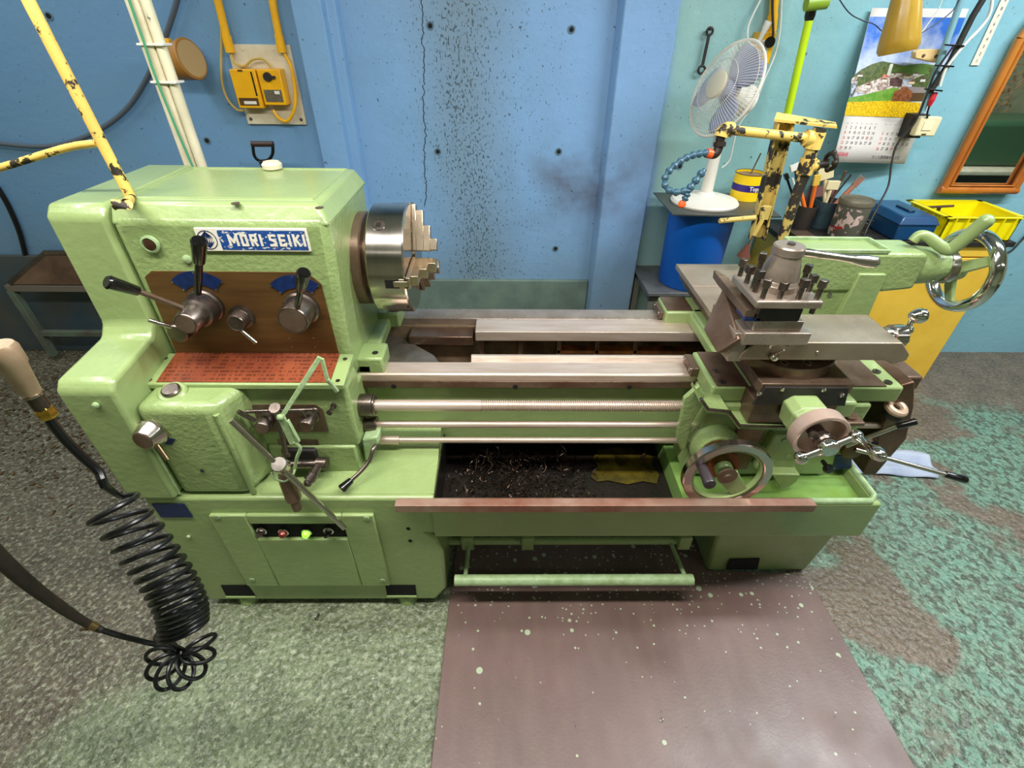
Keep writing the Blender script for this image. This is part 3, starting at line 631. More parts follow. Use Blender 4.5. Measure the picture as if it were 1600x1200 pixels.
# pale green pressed-steel strut
m = MB()
m.bar((-0.567, 0.945, 0.8141), (-0.444, 0.985, 0.9753), 0.012, 0.008, (0, -1, 0))
m.bar((-0.4403, 0.985, 0.9717), (-0.4387, 0.98, 0.9069), 0.009, 0.008, (0, -1, 0)); m.bar((-0.4387, 0.98, 0.9147), (-0.4236, 0.985, 0.8714), 0.010, 0.008, (0, -1, 0))
m.bar((-0.563, 0.945, 0.8288), (-0.552, 0.94, 0.733), 0.020, 0.006, (0, -1, 0)); m.bar((-0.5454, 0.94, 0.8163), (-0.532, 0.935, 0.7468), 0.004, 0.010, (0, -1, 0))
m.tube([(-0.5498, 0.94, 0.7421), (-0.5388, 0.94, 0.7192), (-0.5559, 0.94, 0.684), (-0.575, 0.94, 0.6352)], 0.005, 8)
m.ball((-0.5641, 0.943, 0.8222), 0.009)
obj('paint_covered_strut', m, GREENP, LA, 0.0015, label='bent pale green strut over the gearbox levers')
# spindle start lever at the gearbox end
br = obj('start_lever_bracket', MB().prism([(p[0], p[2]) for p in [(-0.4101, 1.05, 0.6623),(-0.3626, 1.05, 0.6722),(-0.363, 1.05, 0.6448),(-0.3901, 1.05, 0.6141),(-0.3968, 1.05, 0.572),(-0.4159, 1.05, 0.572)]], 'Y', 1.035, 1.09), GREENP, LA, 0.006)
sl = obj('start_lever', MB().tube([(-0.3711, 1.04, 0.639), (-0.3779, 1.02, 0.6378), (-0.386, 1, 0.6168), (-0.4068, 0.975, 0.5986), (-0.4339, 0.95, 0.5837)], 0.006, 12), STEELD, br)
obj('grip', MB().rev([(0, 0.009), (0.002, 0.0095), (0.034, 0.0135), (0.037, 0.011), (0.037, 0)], (-0.4316, 0.95, 0.5863), Vector((-0.4535, 0.925, 0.5774)) - Vector((-0.4316, 0.95, 0.5863)), 18), BLACK, sl)

# ---- bed
m = MB()
m.box(-0.43, 1.16, 1.185, 1.215, 0.505, 0.775)
m.box(-0.43, 1.16, 1.52, 1.55, 0.505, 0.775)
m.box(1.13, 1.16, 1.185, 1.55, 0.50, 0.775)
bed = obj('bed', m, GREEN, LA, 0.004)
for x, w_ in ((-0.10, 0.02), (0.1, 0.02), (0.3, 0.02), (0.5, 0.02), (0.7, 0.02)):
    pass
m = MB(); m.box(-0.42, 1.13, 1.215, 1.52, 0.60, 0.635)
m.prism([(1.47, 0.635), (1.52, 0.635), (1.52, 0.77), (1.50, 0.77)], 'X', -0.42, 1.13)
for x in (-0.09, 0.045, 0.18, 0.315, 0.45): m.box(x, x + 0.016, 1.45, 1.52, 0.635, 0.77)
bi = obj('bed_interior', m, DARKIN, bed, 0.003, label='oily brown bed interior')
RUST = mat('rusty_ledge', (176, 110, 44), 0.5, c2=(70, 44, 24), ns=12)
obj('rusty_ledge', MB().box(0.18, 0.64, 1.45, 1.50, 0.69, 0.702), RUST, bed)
m = MB(); m.prism([(-0.43, 1.215), (-0.20, 1.215), (-0.20, 1.30), (-0.235, 1.37), (-0.40, 1.52), (-0.43, 1.52)], 'Z', 0.64, 0.735)
m.prism([(-0.205, 1.215), (-0.19, 1.215), (-0.19, 1.33), (-0.205, 1.33)], 'Z', 0.64, 0.73)
obj('gap_bridge', m, mat('grey_oily_casting', (112, 106, 96), 0.3, 0.3, c2=(86, 78, 66), ns=10, bump=0.35, bs=60), bed, 0.008)
m = MB(); m.prism([(1.165, 0.775), (1.165, 0.795), (1.17, 0.80), (1.228, 0.80), (1.232, 0.79), (1.232, 0.775)], 'X', -0.432, 1.165)
rl = obj('front_way', m, STEEL, bed, 0.0015)
m = MB(); m.box(-0.432, 1.165, 1.163, 1.19, 0.752, 0.775); obj('way_side', m, STEELO, bed, 0.001)
for x in (-0.33, 0.03, 0.37): obj('way_screw', MB().cyl((x, 1.164, 0.756), (x, 1.162, 0.756), 0.008, seg=12), HOLE, rl)
m = MB(); m.prism([(1.236, 0.77), (1.24, 0.782), (1.25, 0.785), (1.262, 0.80), (1.272, 0.80), (1.285, 0.785), (1.285, 0.76)], 'X', -0.105, 1.165); obj('inner_way', m, STEEL, bed, 0.001)
m = MB(); m.prism([(1.41, 0.765), (1.41, 0.80), (1.498, 0.80), (1.498, 0.765)], 'X', -0.10, 1.165); obj('rear_inner_way', m, STEEL, bed, 0.0015)
m = MB(); m.box(-0.33, -0.11, 1.435, 1.50, 0.73, 0.765); obj('rear_gap_way', m, STEELO, bed, 0.004)
m = MB(); m.prism([(1.512, 0.77), (1.512, 0.793), (1.535, 0.80), (1.572, 0.80), (1.572, 0.77)], 'X', -0.40, 1.165); obj('rear_way', m, STEELM, bed, 0.0015)
m = MB(); m.prism([(p[0], p[2]) for p in [(1.0909, 1.06, 0.8328),(1.1232, 1.06, 0.846),(1.1652, 1.06, 0.7562),(1.2044, 1.06, 0.6331),(1.1813, 1.06, 0.4817),(1.1404, 1.06, 0.4817)]], 'Y', 1.07, 1.19)
eb = obj('rod_end_bracket', m, STEELO, bed, 0.004)
for q in [(1.0838, 1.068, 0.6202),(1.1122, 1.068, 0.6176)]: obj('bracket_bolt', MB().cyl(q, (q[0], q[1] - 0.003, q[2]), 0.011, seg=16), HOLE, eb)
obj('bed_end_block', MB().box(1.10, 1.215, 1.14, 1.24, 0.765, 0.812), STEELO, bed, 0.006)

# ---- rods
m = MB(); m.cyl((-0.44, 1.09, 0.744), (-0.375, 1.09, 0.744), 0.033); m.rev([(-0.375 + 0.375, 0.030), (0.006, 0.028)], (-0.375, 1.09, 0.744), (1, 0, 0))
m.cyl((-0.43, 1.09, 0.672), (-0.375, 1.09, 0.672), 0.024); obj('rod_bearings', m, STEELD, lb, 0.002)
prof = [(0, 0.0165), (0.305, 0.0165)]
x = 0.305
while x < 0.90: prof += [(x + 0.0005, 0.0165), (x + 0.0028, 0.0165), (x + 0.0034, 0.0135), (x + 0.0056, 0.0135)]; x += 0.0062
obj('lead_screw', MB().rev(prof, (-0.376, 1.09, 0.743), (1, 0, 0), 20), STEEL, LA, sm=20)
obj('feed_rod', MB().cyl((-0.376, 1.09, 0.672), (1.12, 1.09, 0.672), 0.0105), STEEL, LA)
m = MB(); m.cyl((-0.355, 1.09, 0.609), (1.12, 1.09, 0.609), 0.0092); m.cyl((-0.375, 1.09, 0.609), (-0.318, 1.09, 0.609), 0.0145); obj('start_rod', m, STEEL, LA)

# ---- chuck
CY, CZ = 1.365, 1.07
m = MB(); m.rev([(0, 0.127), (0.004, 0.13), (0.036, 0.13), (0.04, 0.126), (0.0401, 0.10), (0.062, 0.10)], (-0.428, CY, CZ), (1, 0, 0), 56)
obj('spindle_flange', m, STEELO, LA)
def brushed():
    t = NT('turned_chuck_steel')
    t.inp('Base Color', t.mix(t.step(t.noise(12, 2, stretch=(8, 1, 1)), 0.2, 0.8), lin((206, 198, 190)), lin((190, 180, 170)))); t.inp('Metallic', 1.0); t.inp('Roughness', 0.19)
    t.inp('Anisotropic', 0.5); return t.m
CHK = brushed()
ck = obj('chuck', MB().rev([(0, 0.10), (0, 0.148), (0.004, 0.152), (0.096, 0.152), (0.1, 0.148), (0.1, 0.03), (0.08, 0.028), (0.08, 0)], (-0.368, CY, CZ), (1, 0, 0), 72), CHK, LA)
def chuck_dir(a): return Vector((0, -math.cos(math.radians(a)), math.sin(math.radians(a))))
JAW = mat('jaw_steel', (206, 188, 164), 0.3, 1.0, rvar=0.06)
for a in (-4, 116, 236):
    d = chuck_dir(a); s_ = chuck_dir(a + 90); c0 = Vector((0, CY, CZ))
    m = MB()
    def jb(x0, x1, r0, r1, h):
        m.obox(c0 + d * ((r0 + r1) / 2) + Vector(((x0 + x1) / 2, 0, 0)), (1, 0, 0), d, s_, (x1 - x0) / 2, (r1 - r0) / 2, h)
    jb(-0.30, -0.262, 0.024, 0.154, 0.0085); jb(-0.285, -0.27, 0.024, 0.153, 0.0145)
    jb(-0.266, -0.256, 0.022, 0.150, 0.017)
    jb(-0.257, -0.236, 0.022, 0.134, 0.014); jb(-0.237, -0.217, 0.022, 0.092, 0.014); jb(-0.218, -0.198, 0.024, 0.056, 0.014)
    obj('chuck_jaw', m, JAW, ck, 0.0012)
    m = MB(); m.obox(c0 + d * 0.1515 + Vector((-0.292, 0, 0)), (1, 0, 0), d, s_, 0.030, 0.0012, 0.0125); obj('jaw_slot', m, HOLE, ck)
for a in (56, 176, 296):
    d = chuck_dir(a); p = Vector((-0.333, CY, CZ)) + d * 0.1515
    k = obj('key_socket', MB().rev([(0, 0.017), (0.002, 0.017), (0.0022, 0.0145), (0.0012, 0.014), (0.0012, 0.010), (0.0018, 0.0)], p, d, 24), STEELD, ck)
    s_ = chuck_dir(a + 90); obj('square_hole', MB().obox(p + d * 0.0018, (1, 0, 0), d, s_, 0.0055, 0.001, 0.0055), HOLE, k)
obj('bolt_hole', MB().cyl(Vector((-0.275, CY, CZ)) + chuck_dir(-38) * 0.1515, Vector((-0.275, CY, CZ)) + chuck_dir(-38) * 0.1526, 0.004, seg=12), HOLE, ck)

# ---- saddle
m = MB()
m.box(0.562, 1.09, 1.055, 1.235, 0.785, 0.838)
m.box(0.628, 0.66, 1.235, 1.49, 0.80, 0.836); m.box(0.64, 0.90, 1.2, 1.5, 0.80, 0.842)
m.box(0.548, 1.085, 1.475, 1.595, 0.79, 0.842)
sd = obj('saddle', m, GREEN, LA, 0.007)
for b_ in ((0.574, 0.66, 1.058, 1.228, 0.838, 0.8405), (0.89, 1.04, 1.058, 1.228, 0.838, 0.8405), (0.553, 0.64, 1.485, 1.588, 0.842, 0.8445)):
    obj('ground_pad', MB().box(*b_), STEELO, sd, label='bare brownish steel pad')
for q in [(0.5963, 1.1287, 0.8408),(0.5939, 1.0763, 0.8408),(1.055, 1.1281, 0.8408),(1.0545, 1.0756, 0.8408)]:
    k = obj('cap_screw', MB().rev([(0, 0.0105), (0.0015, 0.0105), (0.0015, 0.0065), (0.0012, 0)], q, (0, 0, 1), 18), STEELD, sd)
    obj('socket', MB().cyl((q[0], q[1], q[2] + 0.001), (q[0], q[1], q[2] + 0.0018), 0.0048, seg=6), HOLE, k)
for x0, y0, y1 in ((0.54, 1.155, 1.235), (0.536, 1.50, 1.585)):
    wp = obj('way_wiper', MB().box(x0, x0 + 0.022, y0, y1, 0.80, 0.828), STEELO, sd, 0.002)
    for yy in (y0 + 0.012, y1 - 0.014): obj('wiper_screw', MB().rev([(0, 0.006), (0.003, 0.006), (0.005, 0.003), (0.005, 0)], (x0, yy, 0.818), (-1, 0, 0), 10), ALU, wp)
# cross slide
m = MB(); m.hexa([(0.668, 0.985, 0.838), (0.862, 0.985, 0.838), (0.862, 1.70, 0.838), (0.668, 1.70, 0.838), (0.668, 0.985, 0.865), (0.862, 0.985, 0.865), (0.862, 1.70, 0.865), (0.668, 1.70, 0.865)])
m.box(0.648, 0.884, 0.985, 1.705, 0.868, 0.90)
cs = obj('cross_slide', m, STEELO, LA, 0.0025)
TOPST = mat('oiled_grey_table_steel', (168, 152, 138), 0.34, 0.45, c2=(148, 130, 112), ns=5, rvar=0.08)
m = MB(); m.box(0.63, 0.86, 1.24, 1.71, 0.9005, 0.918); m.box(0.63, 0.86, 1.515, 1.523, 0.9181, 0.920)
obj('slide_rear_table', m, TOPST, cs, 0.002)
m = MB(); m.slab([(p[0], 0.9845, p[2]) for p in [(0.6562, 0.985, 0.8933),(0.8691, 0.985, 0.8921),(0.8819, 0.985, 0.8339),(0.6389, 0.985, 0.8375)]], (0, -0.006, 0))
wp = obj('front_wiper_plate', m, BLACKM, cs, 0.001, label='black wiper plate with four screws')
for q in [(0.6449, 0.9785, 0.8738),(0.699, 0.9785, 0.8882),(0.8056, 0.9785, 0.8866),(0.8581, 0.9785, 0.8704)]: obj('wiper_screw', MB().rev([(0, 0.0065), (0.003, 0.0065), (0.005, 0.004), (0.004, 0)], q, YD, 12), ALU, wp)
m = MB(); m.box(0.652, 0.875, 0.992, 1.06, 0.765, 0.838); obj('slide_underplate', m, STEELO, cs, 0.002)
# swivel and compound
sw = obj('swivel_base', MB().rev([(0, 0.128), (0.029, 0.128), (0.031, 0.126), (0.031, 0)], (0.758, 1.13, 0.90), (0, 0, 1), 56), STEELO, LA)
for q in [(0.7145, 1.0334, 0.9312),(0.7743, 1.0338, 0.9312)]:
    k = obj('swivel_bolt', MB().rev([(0, 0.011), (0.0015, 0.011), (0.0015, 0.007), (0.001, 0)], q, (0, 0, 1), 18), ALU, sw)
    obj('socket', MB().cyl(q, (q[0], q[1], q[2] + 0.0016), 0.0055, seg=6), HOLE, k)
COMPD = mat('brownish_oiled_slide_steel', (170, 156, 136), 0.3, 0.5, c2=(142, 124, 104), ns=4, rvar=0.07)
m = MB(); m.prism([(0.57, 0.968), (0.573, 0.985), (0.598, 1.018), (0.952, 1.018), (0.985, 0.985), (0.985, 0.968), (0.955, 0.957), (0.93, 0.968)], 'Y', 0.99, 1.135)
m.box(0.60, 0.92, 1.06, 1.13, 0.93, 0.968)
cd_ = obj('compound_rest', m, COMPD, LA, 0.0025)
obj('gib_lock', MB().rev([(0, 0.011), (0.006, 0.011), (0.012, 0.008), (0.014, 0)], (0.6502, 0.989, 0.9812), YD, 16), ALU, cd_)
obj('lock_pin', MB().tube([(0.6449, 0.978, 0.992), (0.6548, 0.965, 1.0129)], 0.0026, 8, False), ALU, cd_)
obj('oil_nipple', MB().rev([(0, 0.004), (0.003, 0.003), (0.004, 0)], (0.754, 0.989, 0.9927), YD, 10), ALU, cd_)
m = MB()
m.box(0.556, 0.712, 0.975, 1.13, 1.0195, 1.052)
m.box(0.575, 0.690, 0.985, 1.12, 1.052, 1.078)
m.box(0.545, 0.580, 0.995, 1.15, 0.96, 1.04)
ts = obj('top_slide', m, STEELM, LA, 0.002)
m = MB(); m.slab([(0.553, 1.14, 1.09), (0.514, 1.10, 0.99), (0.514, 0.995, 0.985), (0.55, 0.985, 1.03)], (0.02, 0, 0)); obj('slide_side_plate', m, STEELO, ts, 0.002)
# compound screw handle on the right
hx = Vector((0.955, 1.06, 0.995))
m = MB(); m.rev([(0, 0.024), (0.018, 0.024), (0.019, 0.03), (0.046, 0.031), (0.048, 0.024), (0.062, 0.013)], hx, (1, 0.0, 0.02), 28)
dl = obj('graduated_collar', m, ALU, ts)
bc = Vector((1.011, 1.06, 1.0152)); b1_ = Vector((0.9777, 1.03, 1.0762)); b2_ = Vector((1.0112, 1.055, 0.9883))
m = MB(); m.ball(bc, 0.013); m.tube([b2_, bc, b1_], 0.006, 12, False); m.ball(b2_, 0.0125)
bh = obj('ball_crank', m, CHROME, ts)
obj('crank_knob', MB().rev([(-0.004, 0.0), (0, 0.008), (0.012, 0.0175), (0.024, 0.0185), (0.034, 0.013), (0.038, 0)], Vector((0.9679, 1.03, 1.0709)), (1, -0.25, 0.1), 22), CHROME, bh)

# ---- four-way tool post
TPc = Vector((0.626, 1.035, 0))
tp = obj('tool_post', MB().box(0.552, 0.70, 0.962, 1.108, 1.121, 1.14), STEELM, LA, 0.004, label='square four-way tool post')
m = MB(); m.box(0.575, 0.676, 0.985, 1.085, 1.078, 1.121); obj('post_core', m, BLACKM, tp, 0.002)
m = MB(); m.rev([(0, 0.047), (0.014, 0.047), (0.018, 0.044), (0.022, 0.0435), (0.024, 0.042), (0.028, 0.042), (0.078, 0.031), (0.080, 0.0335), (0.096, 0.0335), (0.099, 0.031), (0.0995, 0)], (0.626, 1.04, 1.14), (0, 0, 1), 40)
pc = obj('clamp_cone', m, STEELM, tp)
obj('centre_screw', MB().cyl((0.628, 1.04, 1.2395), (0.628, 1.04, 1.2435), 0.0085, seg=8), STEELD, pc)
h0 = Vector((0.657, 1.035, 1.224)); h1 = Vector((0.7996, 0.985, 1.2203)); Lh = (h1 - h0).length
obj('clamp_handle', MB().rev([(0, 0.0085), (0.01, 0.0095), (Lh * 0.45, 0.0075), (Lh * 0.6, 0.0085), (Lh * 0.82, 0.0135), (Lh * 0.94, 0.0125), (Lh * 0.99, 0.006), (Lh, 0)], h0, h1 - h0, 22), ALU, tp)
BOLTS = [((1156, 431), (1161, 413)), ((1166, 442), (1172, 425)), ((1172, 446), (1191, 408)), ((1179, 454), (1186, 432)), ((1190, 467), (1197, 447)), ((1218, 466), (1226, 449)), ((1247, 467), (1256, 444)), ((1252, 449), (1256, 425)), ((1263, 455), (1268, 437)), ((1275, 468), (1284, 447))]
BB = [(0.5652, 1.0976, 1.14),(0.5648, 1.0576, 1.14),(0.5685, 1.0299, 1.14),(0.5647, 1.0098, 1.14),(0.5685, 0.9776, 1.14),(0.6072, 0.978, 1.14),(0.6474, 0.9754, 1.14),(0.6872, 1.0418, 1.14),(0.6901, 1.0147, 1.14),(0.6891, 0.9759, 1.14)]
BH = [0.04, 0.04, 0.082, 0.05, 0.043, 0.036, 0.045, 0.05, 0.038, 0.043]
for q, h in zip(BB, BH):
    m = MB(); m.cyl((q[0], q[1], 1.135), (q[0], q[1], 1.14 + h - 0.016), 0.0058, seg=14); a = random.uniform(0, 1.5)
    m.obox((q[0], q[1], 1.14 + h - 0.007), (math.cos(a), math.sin(a), 0), (-math.sin(a), math.cos(a), 0), (0, 0, 1), 0.0075, 0.0075, 0.0095)
    obj('clamp_bolt', m, STEELD, tp, 0.0012)
for x, y in ((0.69, 0.975), (0.565, 0.975)): obj('clamp_bolt', MB().cyl((x, y, 1.105), (x, y, 1.122), 0.0058, seg=12), STEELD, tp)
# tool bit clamped under the post: a thing of its own
m = MB(); m.box(0.549, 0.573, 0.99, 1.17, 1.085, 1.105); m.hexa([(0.549, 1.17, 1.085), (0.573, 1.17, 1.085), (0.555, 1.205, 1.088), (0.549, 1.205, 1.088), (0.549, 1.17, 1.105), (0.573, 1.17, 1.105), (0.556, 1.21, 1.107), (0.549, 1.21, 1.107)])
tb = thing('cutting_tool', (0.56, 1.09, 1.085), 'dark steel lathe cutting tool clamped in the left side of the tool post', 'cutting tool')
obj('shank', m, STEELO, tb, 0.001)
m = MB(); m.box(0.549, 0.585, 0.985, 1.035, 1.0785, 1.085); obj('blue_shim', m, BLUEE, tb, label='blue packing shim')

# ---- apron
m = MB()
m.prism([(0.545, 0.52), (0.60, 0.505), (0.99, 0.505), (1.01, 0.56), (1.02, 0.785), (0.56, 0.785)], 'Y', 1.045, 1.16)
ap = obj('apron', m, GREEN2, LA, 0.008)
m = MB(); m.prism([(0.655, 0.54), (0.735, 0.54), (0.745, 0.78), (0.665, 0.78)], 'Y', 1.035, 1.05); obj('apron_middle_plate', m, STEELO, ap, 0.003, label='bare brown steel apron section')
m = MB(); m.prism([(0.745, 0.56), (0.86, 0.56), (0.875, 0.69), (0.76, 0.70)], 'Y', 1.015, 1.05)
ac = obj('apron_cover', m, GREEN2, ap, 0.006)
for q in [(0.7944, 1.014, 0.6778),(0.8265, 1.014, 0.6171)]: obj('cap_screw', MB().rev([(0, 0.008), (0.002, 0.008), (0.002, 0.004), (0.001, 0)], q, YD, 14), GREEN, ac)
# splash gutter (bent strip)
g = [(0.5031, 1, 0.8527),(0.5322, 1, 0.8166),(0.5884, 1, 0.8102),(0.6297, 1, 0.7612),(0.7772, 1, 0.7547)]
m = MB()
for a, b in zip(g, g[1:]):
    m.loft([(a[0], 0.985, a[2]), (b[0], 0.985, b[2]), (b[0], 1.06, b[2]), (a[0], 1.06, a[2])], [(a[0], 0.985, a[2] - 0.012), (b[0], 0.985, b[2] - 0.012), (b[0], 1.06, b[2] - 0.012), (a[0], 1.06, a[2] - 0.012)])
obj('splash_gutter', m, GREEN2, ap)
m = MB()
for a, b in zip(g, g[1:]): m.tube([(a[0], 0.985, a[2]), (b[0], 0.985, b[2])], 0.004, 8, False)
obj('gutter_edge', m, STEELD, ap)
m = MB(); m.prism([(p[0], p[2]) for p in [(0.5126, 1.035, 0.86),(0.5351, 1.035, 0.8237),(0.5367, 1.035, 0.7884),(0.5232, 1.035, 0.7402),(0.5284, 1.035, 0.6195),(0.5116, 1.035, 0.6272),(0.4892, 1.035, 0.6801),(0.4859, 1.035, 0.7633),(0.4817, 1.035, 0.8148)]], 'Y', 1.03, 1.045)
obj('rod_guard', m, GREEN2, ap, 0.003)
# handwheel bearing housing
hw = Vector((0.609, 0.93, 0.632))
m = MB(); m.rev([(0, 0.075), (0.03, 0.07), (0.05, 0.05)], (0.609, 1.06, 0.640), YD, 30); obj('bearing_boss', m, GREEN2, ap)
obj('copper_brown_sleeve', MB().rev([(0, 0.046), (0.03, 0.046), (0.033, 0.043), (0.036, 0.046), (0.062, 0.046)], (0.609, 1.018, 0.638), YD, 32), mat('copper_brown_steel', (150, 96, 62), 0.3, 0.9, c2=(104, 66, 44), ns=8), ap)
m = MB(); m.ring(hw, YD, 0.1085, [(-0.013, -0.012), (0.010, -0.012), (0.013, -0.009), (0.013, 0.009), (0.010, 0.0125), (-0.010, 0.0125), (-0.013, 0.009)], 64)
wheel = obj('carriage_handwheel', m, ALU, ap, label='large steel rimmed apron handwheel')
m = MB(); m.ring(hw, YD, 0.093, [(-0.010, -0.004), (0.008, -0.004), (0.008, 0.004), (-0.010, 0.004)], 56)
m.rev([(-0.03, 0.026), (0.0, 0.024), (0.004, 0.02)], hw + Vector((0, 0.01, 0)), YD, 24)
d = Vector((0.62, 0, -0.78)); s_ = Vector((0.78, 0, 0.62))
m.loft([hw + d * 0.008 + s_ * 0.03 + Vector((0, 0.01, 0)), hw + d * 0.092 + s_ * 0.022 + Vector((0, 0.004, 0)), hw + d * 0.092 - s_ * 0.022 + Vector((0, 0.004, 0)), hw + d * 0.008 - s_ * 0.03 + Vector((0, 0.01, 0))],
       [hw + d * 0.008 + s_ * 0.03 + Vector((0, -0.002, 0)), hw + d * 0.092 + s_ * 0.022 + Vector((0, -0.005, 0)), hw + d * 0.092 - s_ * 0.022 + Vector((0, -0.005, 0)), hw + d * 0.008 - s_ * 0.03 + Vector((0, -0.002, 0))])
obj('wheel_spoke', m, GREEN, wheel, 0.003, label='green painted web and spoke')
m = MB(); m.rev([(0, 0.027), (0.006, 0.027), (0.007, 0.012), (0.008, 0.011), (0.011, 0.009), (0.011, 0)], hw + Vector((0, -0.004, 0)), YD, 28); obj('hub_washer', m, STEELO, wheel)
hh = Vector((0.5294, 0.925, 0.6712)); obj('wheel_handle', MB().rev([(-0.012, 0.006), (0, 0.006), (0, 0.012), (0.02, 0.0135), (0.066, 0.0165), (0.07, 0.015), (0.071, 0.007), (0.073, 0)], hh, (0, -1, 0), 22), mat('dark_grey_handle', (70, 62, 66), 0.35, 0.4), wheel)
# cross-feed screw handle
cb = Vector((0.765, 0.975, 0.836))
m = MB(); m.prism([(0.725, 0.79), (0.80, 0.79), (0.812, 0.85), (0.795, 0.868), (0.735, 0.868), (0.715, 0.85)], 'Y', 0.925, 0.985)
m.loft([(0.725, 0.93, 0.79), (0.80, 0.93, 0.79), (0.812, 0.93, 0.85), (0.795, 0.93, 0.868), (0.735, 0.93, 0.868), (0.715, 0.93, 0.85)], [(0.735, 0.90, 0.80), (0.79, 0.90, 0.80), (0.80, 0.90, 0.845), (0.79, 0.90, 0.862), (0.74, 0.90, 0.862), (0.725, 0.90, 0.845)])
xb_ = obj('cross_screw_bearing', m, GREEN, cs, 0.004)
dc = Vector((0.768, 0.905, 0.822))
m = MB(); m.ring(dc, YD, 0.062, [(0, -0.012), (0.0, 0.002), (0.004, 0.005), (0.036, 0.005), (0.038, 0.003), (0.038, -0.004), (0.034, -0.006), (0.008, -0.006), (0.008, -0.012)], 56)
m.rev([(0.0, 0.055), (0.006, 0.055), (0.006, 0.0)], dc, YD, 40)
dlc = obj('graduated_dial', m, mat('pinkish_brushed_steel', (200, 174, 160), 0.32, 0.5, rvar=0.06), cs)
obj('dial_hub', MB().rev([(0.006, 0.018), (0.03, 0.018), (0.032, 0.021), (0.044, 0.022), (0.046, 0.018), (0.052, 0.016)], dc, YD, 26), STEELD, dlc)
obj('dial_lock', MB().rev([(0.006, 0.009), (0.034, 0.009), (0.036, 0.0115), (0.046, 0.0115), (0.047, 0)], dc + Vector((-0.026, 0, 0.012)), YD, 18), STEELD, dlc)
hubc = dc + Vector((0.0, -0.066, 0)); 
b_lo = hubc + Vector((-0.052, 0, -0.036)); b_hi = hubc + Vector((0.052, 0, 0.034))
m = MB(); m.rev([(-0.014, 0.016), (-0.010, 0.021), (0.008, 0.022), (0.013, 0.019), (0.0135, 0)], hubc, YD, 26); m.tube([b_lo, b_hi], 0.0085, 16, False); m.ball(b_lo, 0.0165); m.ball(b_hi, 0.0155)
crk = obj('crank_handle', m, CHROME, cs, label='chrome ball crank')
obj('crank_grip', MB().rev([(0.008, 0.010), (0.02, 0.0075), (0.034, 0.007), (0.045, 0.0105), (0.058, 0.0155), (0.068, 0.0155), (0.080, 0.011), (0.086, 0.004), (0.087, 0)], b_hi, (0.12, -1, 0.1), 22), CHROME, crk)
# long levers on the apron's right
grip('feed_lever', ap, (0.9943, 1.03, 0.643), (1.0687, 0.995, 0.7505), (1.099, 0.98, 0.7818), 0.0062, 0.0085, 0.0095, ALU)
grip('half_nut_lever', ap, (1.0262, 1.03, 0.6302), (1.2724, 0.97, 0.5891), (1.3271, 0.955, 0.5813), 0.0065, 0.0088, 0.0115, ALU)
obj('push_knob', MB().rev([(-0.02, 0.006), (0, 0.007), (0.006, 0.014), (0.014, 0.0155), (0.02, 0.011), (0.021, 0)], (0.9166, 0.975, 0.6177), YD, 20), BLACK, ap)
obj('feed_disc', MB().rev([(0, 0.032), (0.012, 0.032), (0.013, 0.03), (0.013, 0)], (1.0284, 1.046, 0.62), YD, 28), BROWNP, ap)
obj('blue_data_plate', MB().slab([(0.9914, 1.044, 0.5903),(1.0354, 1.044, 0.601),(1.0608, 1.044, 0.5413),(1.0059, 1.044, 0.53)], (0, -0.003, 0)), BLUEE, ap)
m = MB(); m.prism([(p[0], p[2]) for p in [(0.7802, 1, 0.5732),(0.8647, 1, 0.5705),(0.865, 1, 0.5378),(0.8427, 1, 0.5126),(0.8233, 1, 0.5126)]], 'Y', 0.985, 1.05); obj('rod_bracket', m, GREEN2, ap, 0.003)
m = MB(); m.box(0.90, 0.985, 1.0, 1.055, 0.745, 0.757); gl = obj('gib_plate', m, STEELO, ap, 0.003)
for q in [(0.971, 1.0236, 0.758)]: obj('plate_washer', MB().cyl((0.955, 1.03, 0.757), (0.955, 1.03, 0.763), 0.02, seg=24), STEELO, gl)
obj('saddle_lug', MB().box(0.885, 0.945, 1.01, 1.06, 0.765, 0.82), GREEN, sd, 0.008)
# shackle-like lifting collar at the bed end
obj('rod_collar', MB().torus((1.1032, 1.06, 0.763), (0.1, -0.3, 1), 0.021, 0.011, 28), mat('dirty_cream_collar', (180, 154, 130), 0.5, 0.4), eb)
obj('collar_pin', MB().cyl(Vector((1.1066, 1.06, 0.756)) - Vector((0, 0, 0.025)), Vector((1.1066, 1.06, 0.756)), 0.024, seg=22), BLACKM, eb)

# ---- tailstock
m = MB()
m.prism([(0.815, 1.0), (0.815, 1.118), (1.185, 1.118), (1.195, 1.10), (1.195, 1.01), (1.11, 1.0)], 'Y', 1.305, 1.425)
tl = obj('tailstock', m, GREEN2, LA, 0.01, 3)
m = MB(); m.loft([(0.80, 1.24, 0.802), (1.10, 1.24, 0.802), (1.10, 1.50, 0.802), (0.80, 1.50, 0.802)], [(0.84, 1.30, 0.90), (1.10, 1.30, 0.90), (1.10, 1.42, 0.90), (0.84, 1.42, 0.90)])
m.box(0.84, 1.075, 1.312, 1.42, 0.90, 1.01); obj('tailstock_base', m, GREEN2, tl, 0.012)
obj('tailstock_column', MB().prism([(1.0, 0.86), (1.10, 0.86), (1.088, 1.06), (1.01, 1.06)], 'Y', 1.296, 1.42), GREEN, tl, 0.003)
m = MB()
for a, b in (((0.825, 1.31), (1.075, 1.31)), ((1.075, 1.31), (1.075, 1.41)), ((1.075, 1.41), (0.825, 1.41)), ((0.825, 1.41), (0.825, 1.31))):
    m.bar((a[0], a[1], 1.122), (b[0], b[1], 1.122), 0.008, 0.012)
obj('tool_tray_rim', m, GREENP, tl, 0.002)
m = MB(); m.rev([(0, 0.056), (0.02, 0.056), (0.06, 0.052), (0.098, 0.044)], (1.192, 1.365, 1.06), (1, 0, 0), 32); obj('barrel_end', m, GREEN2, tl)
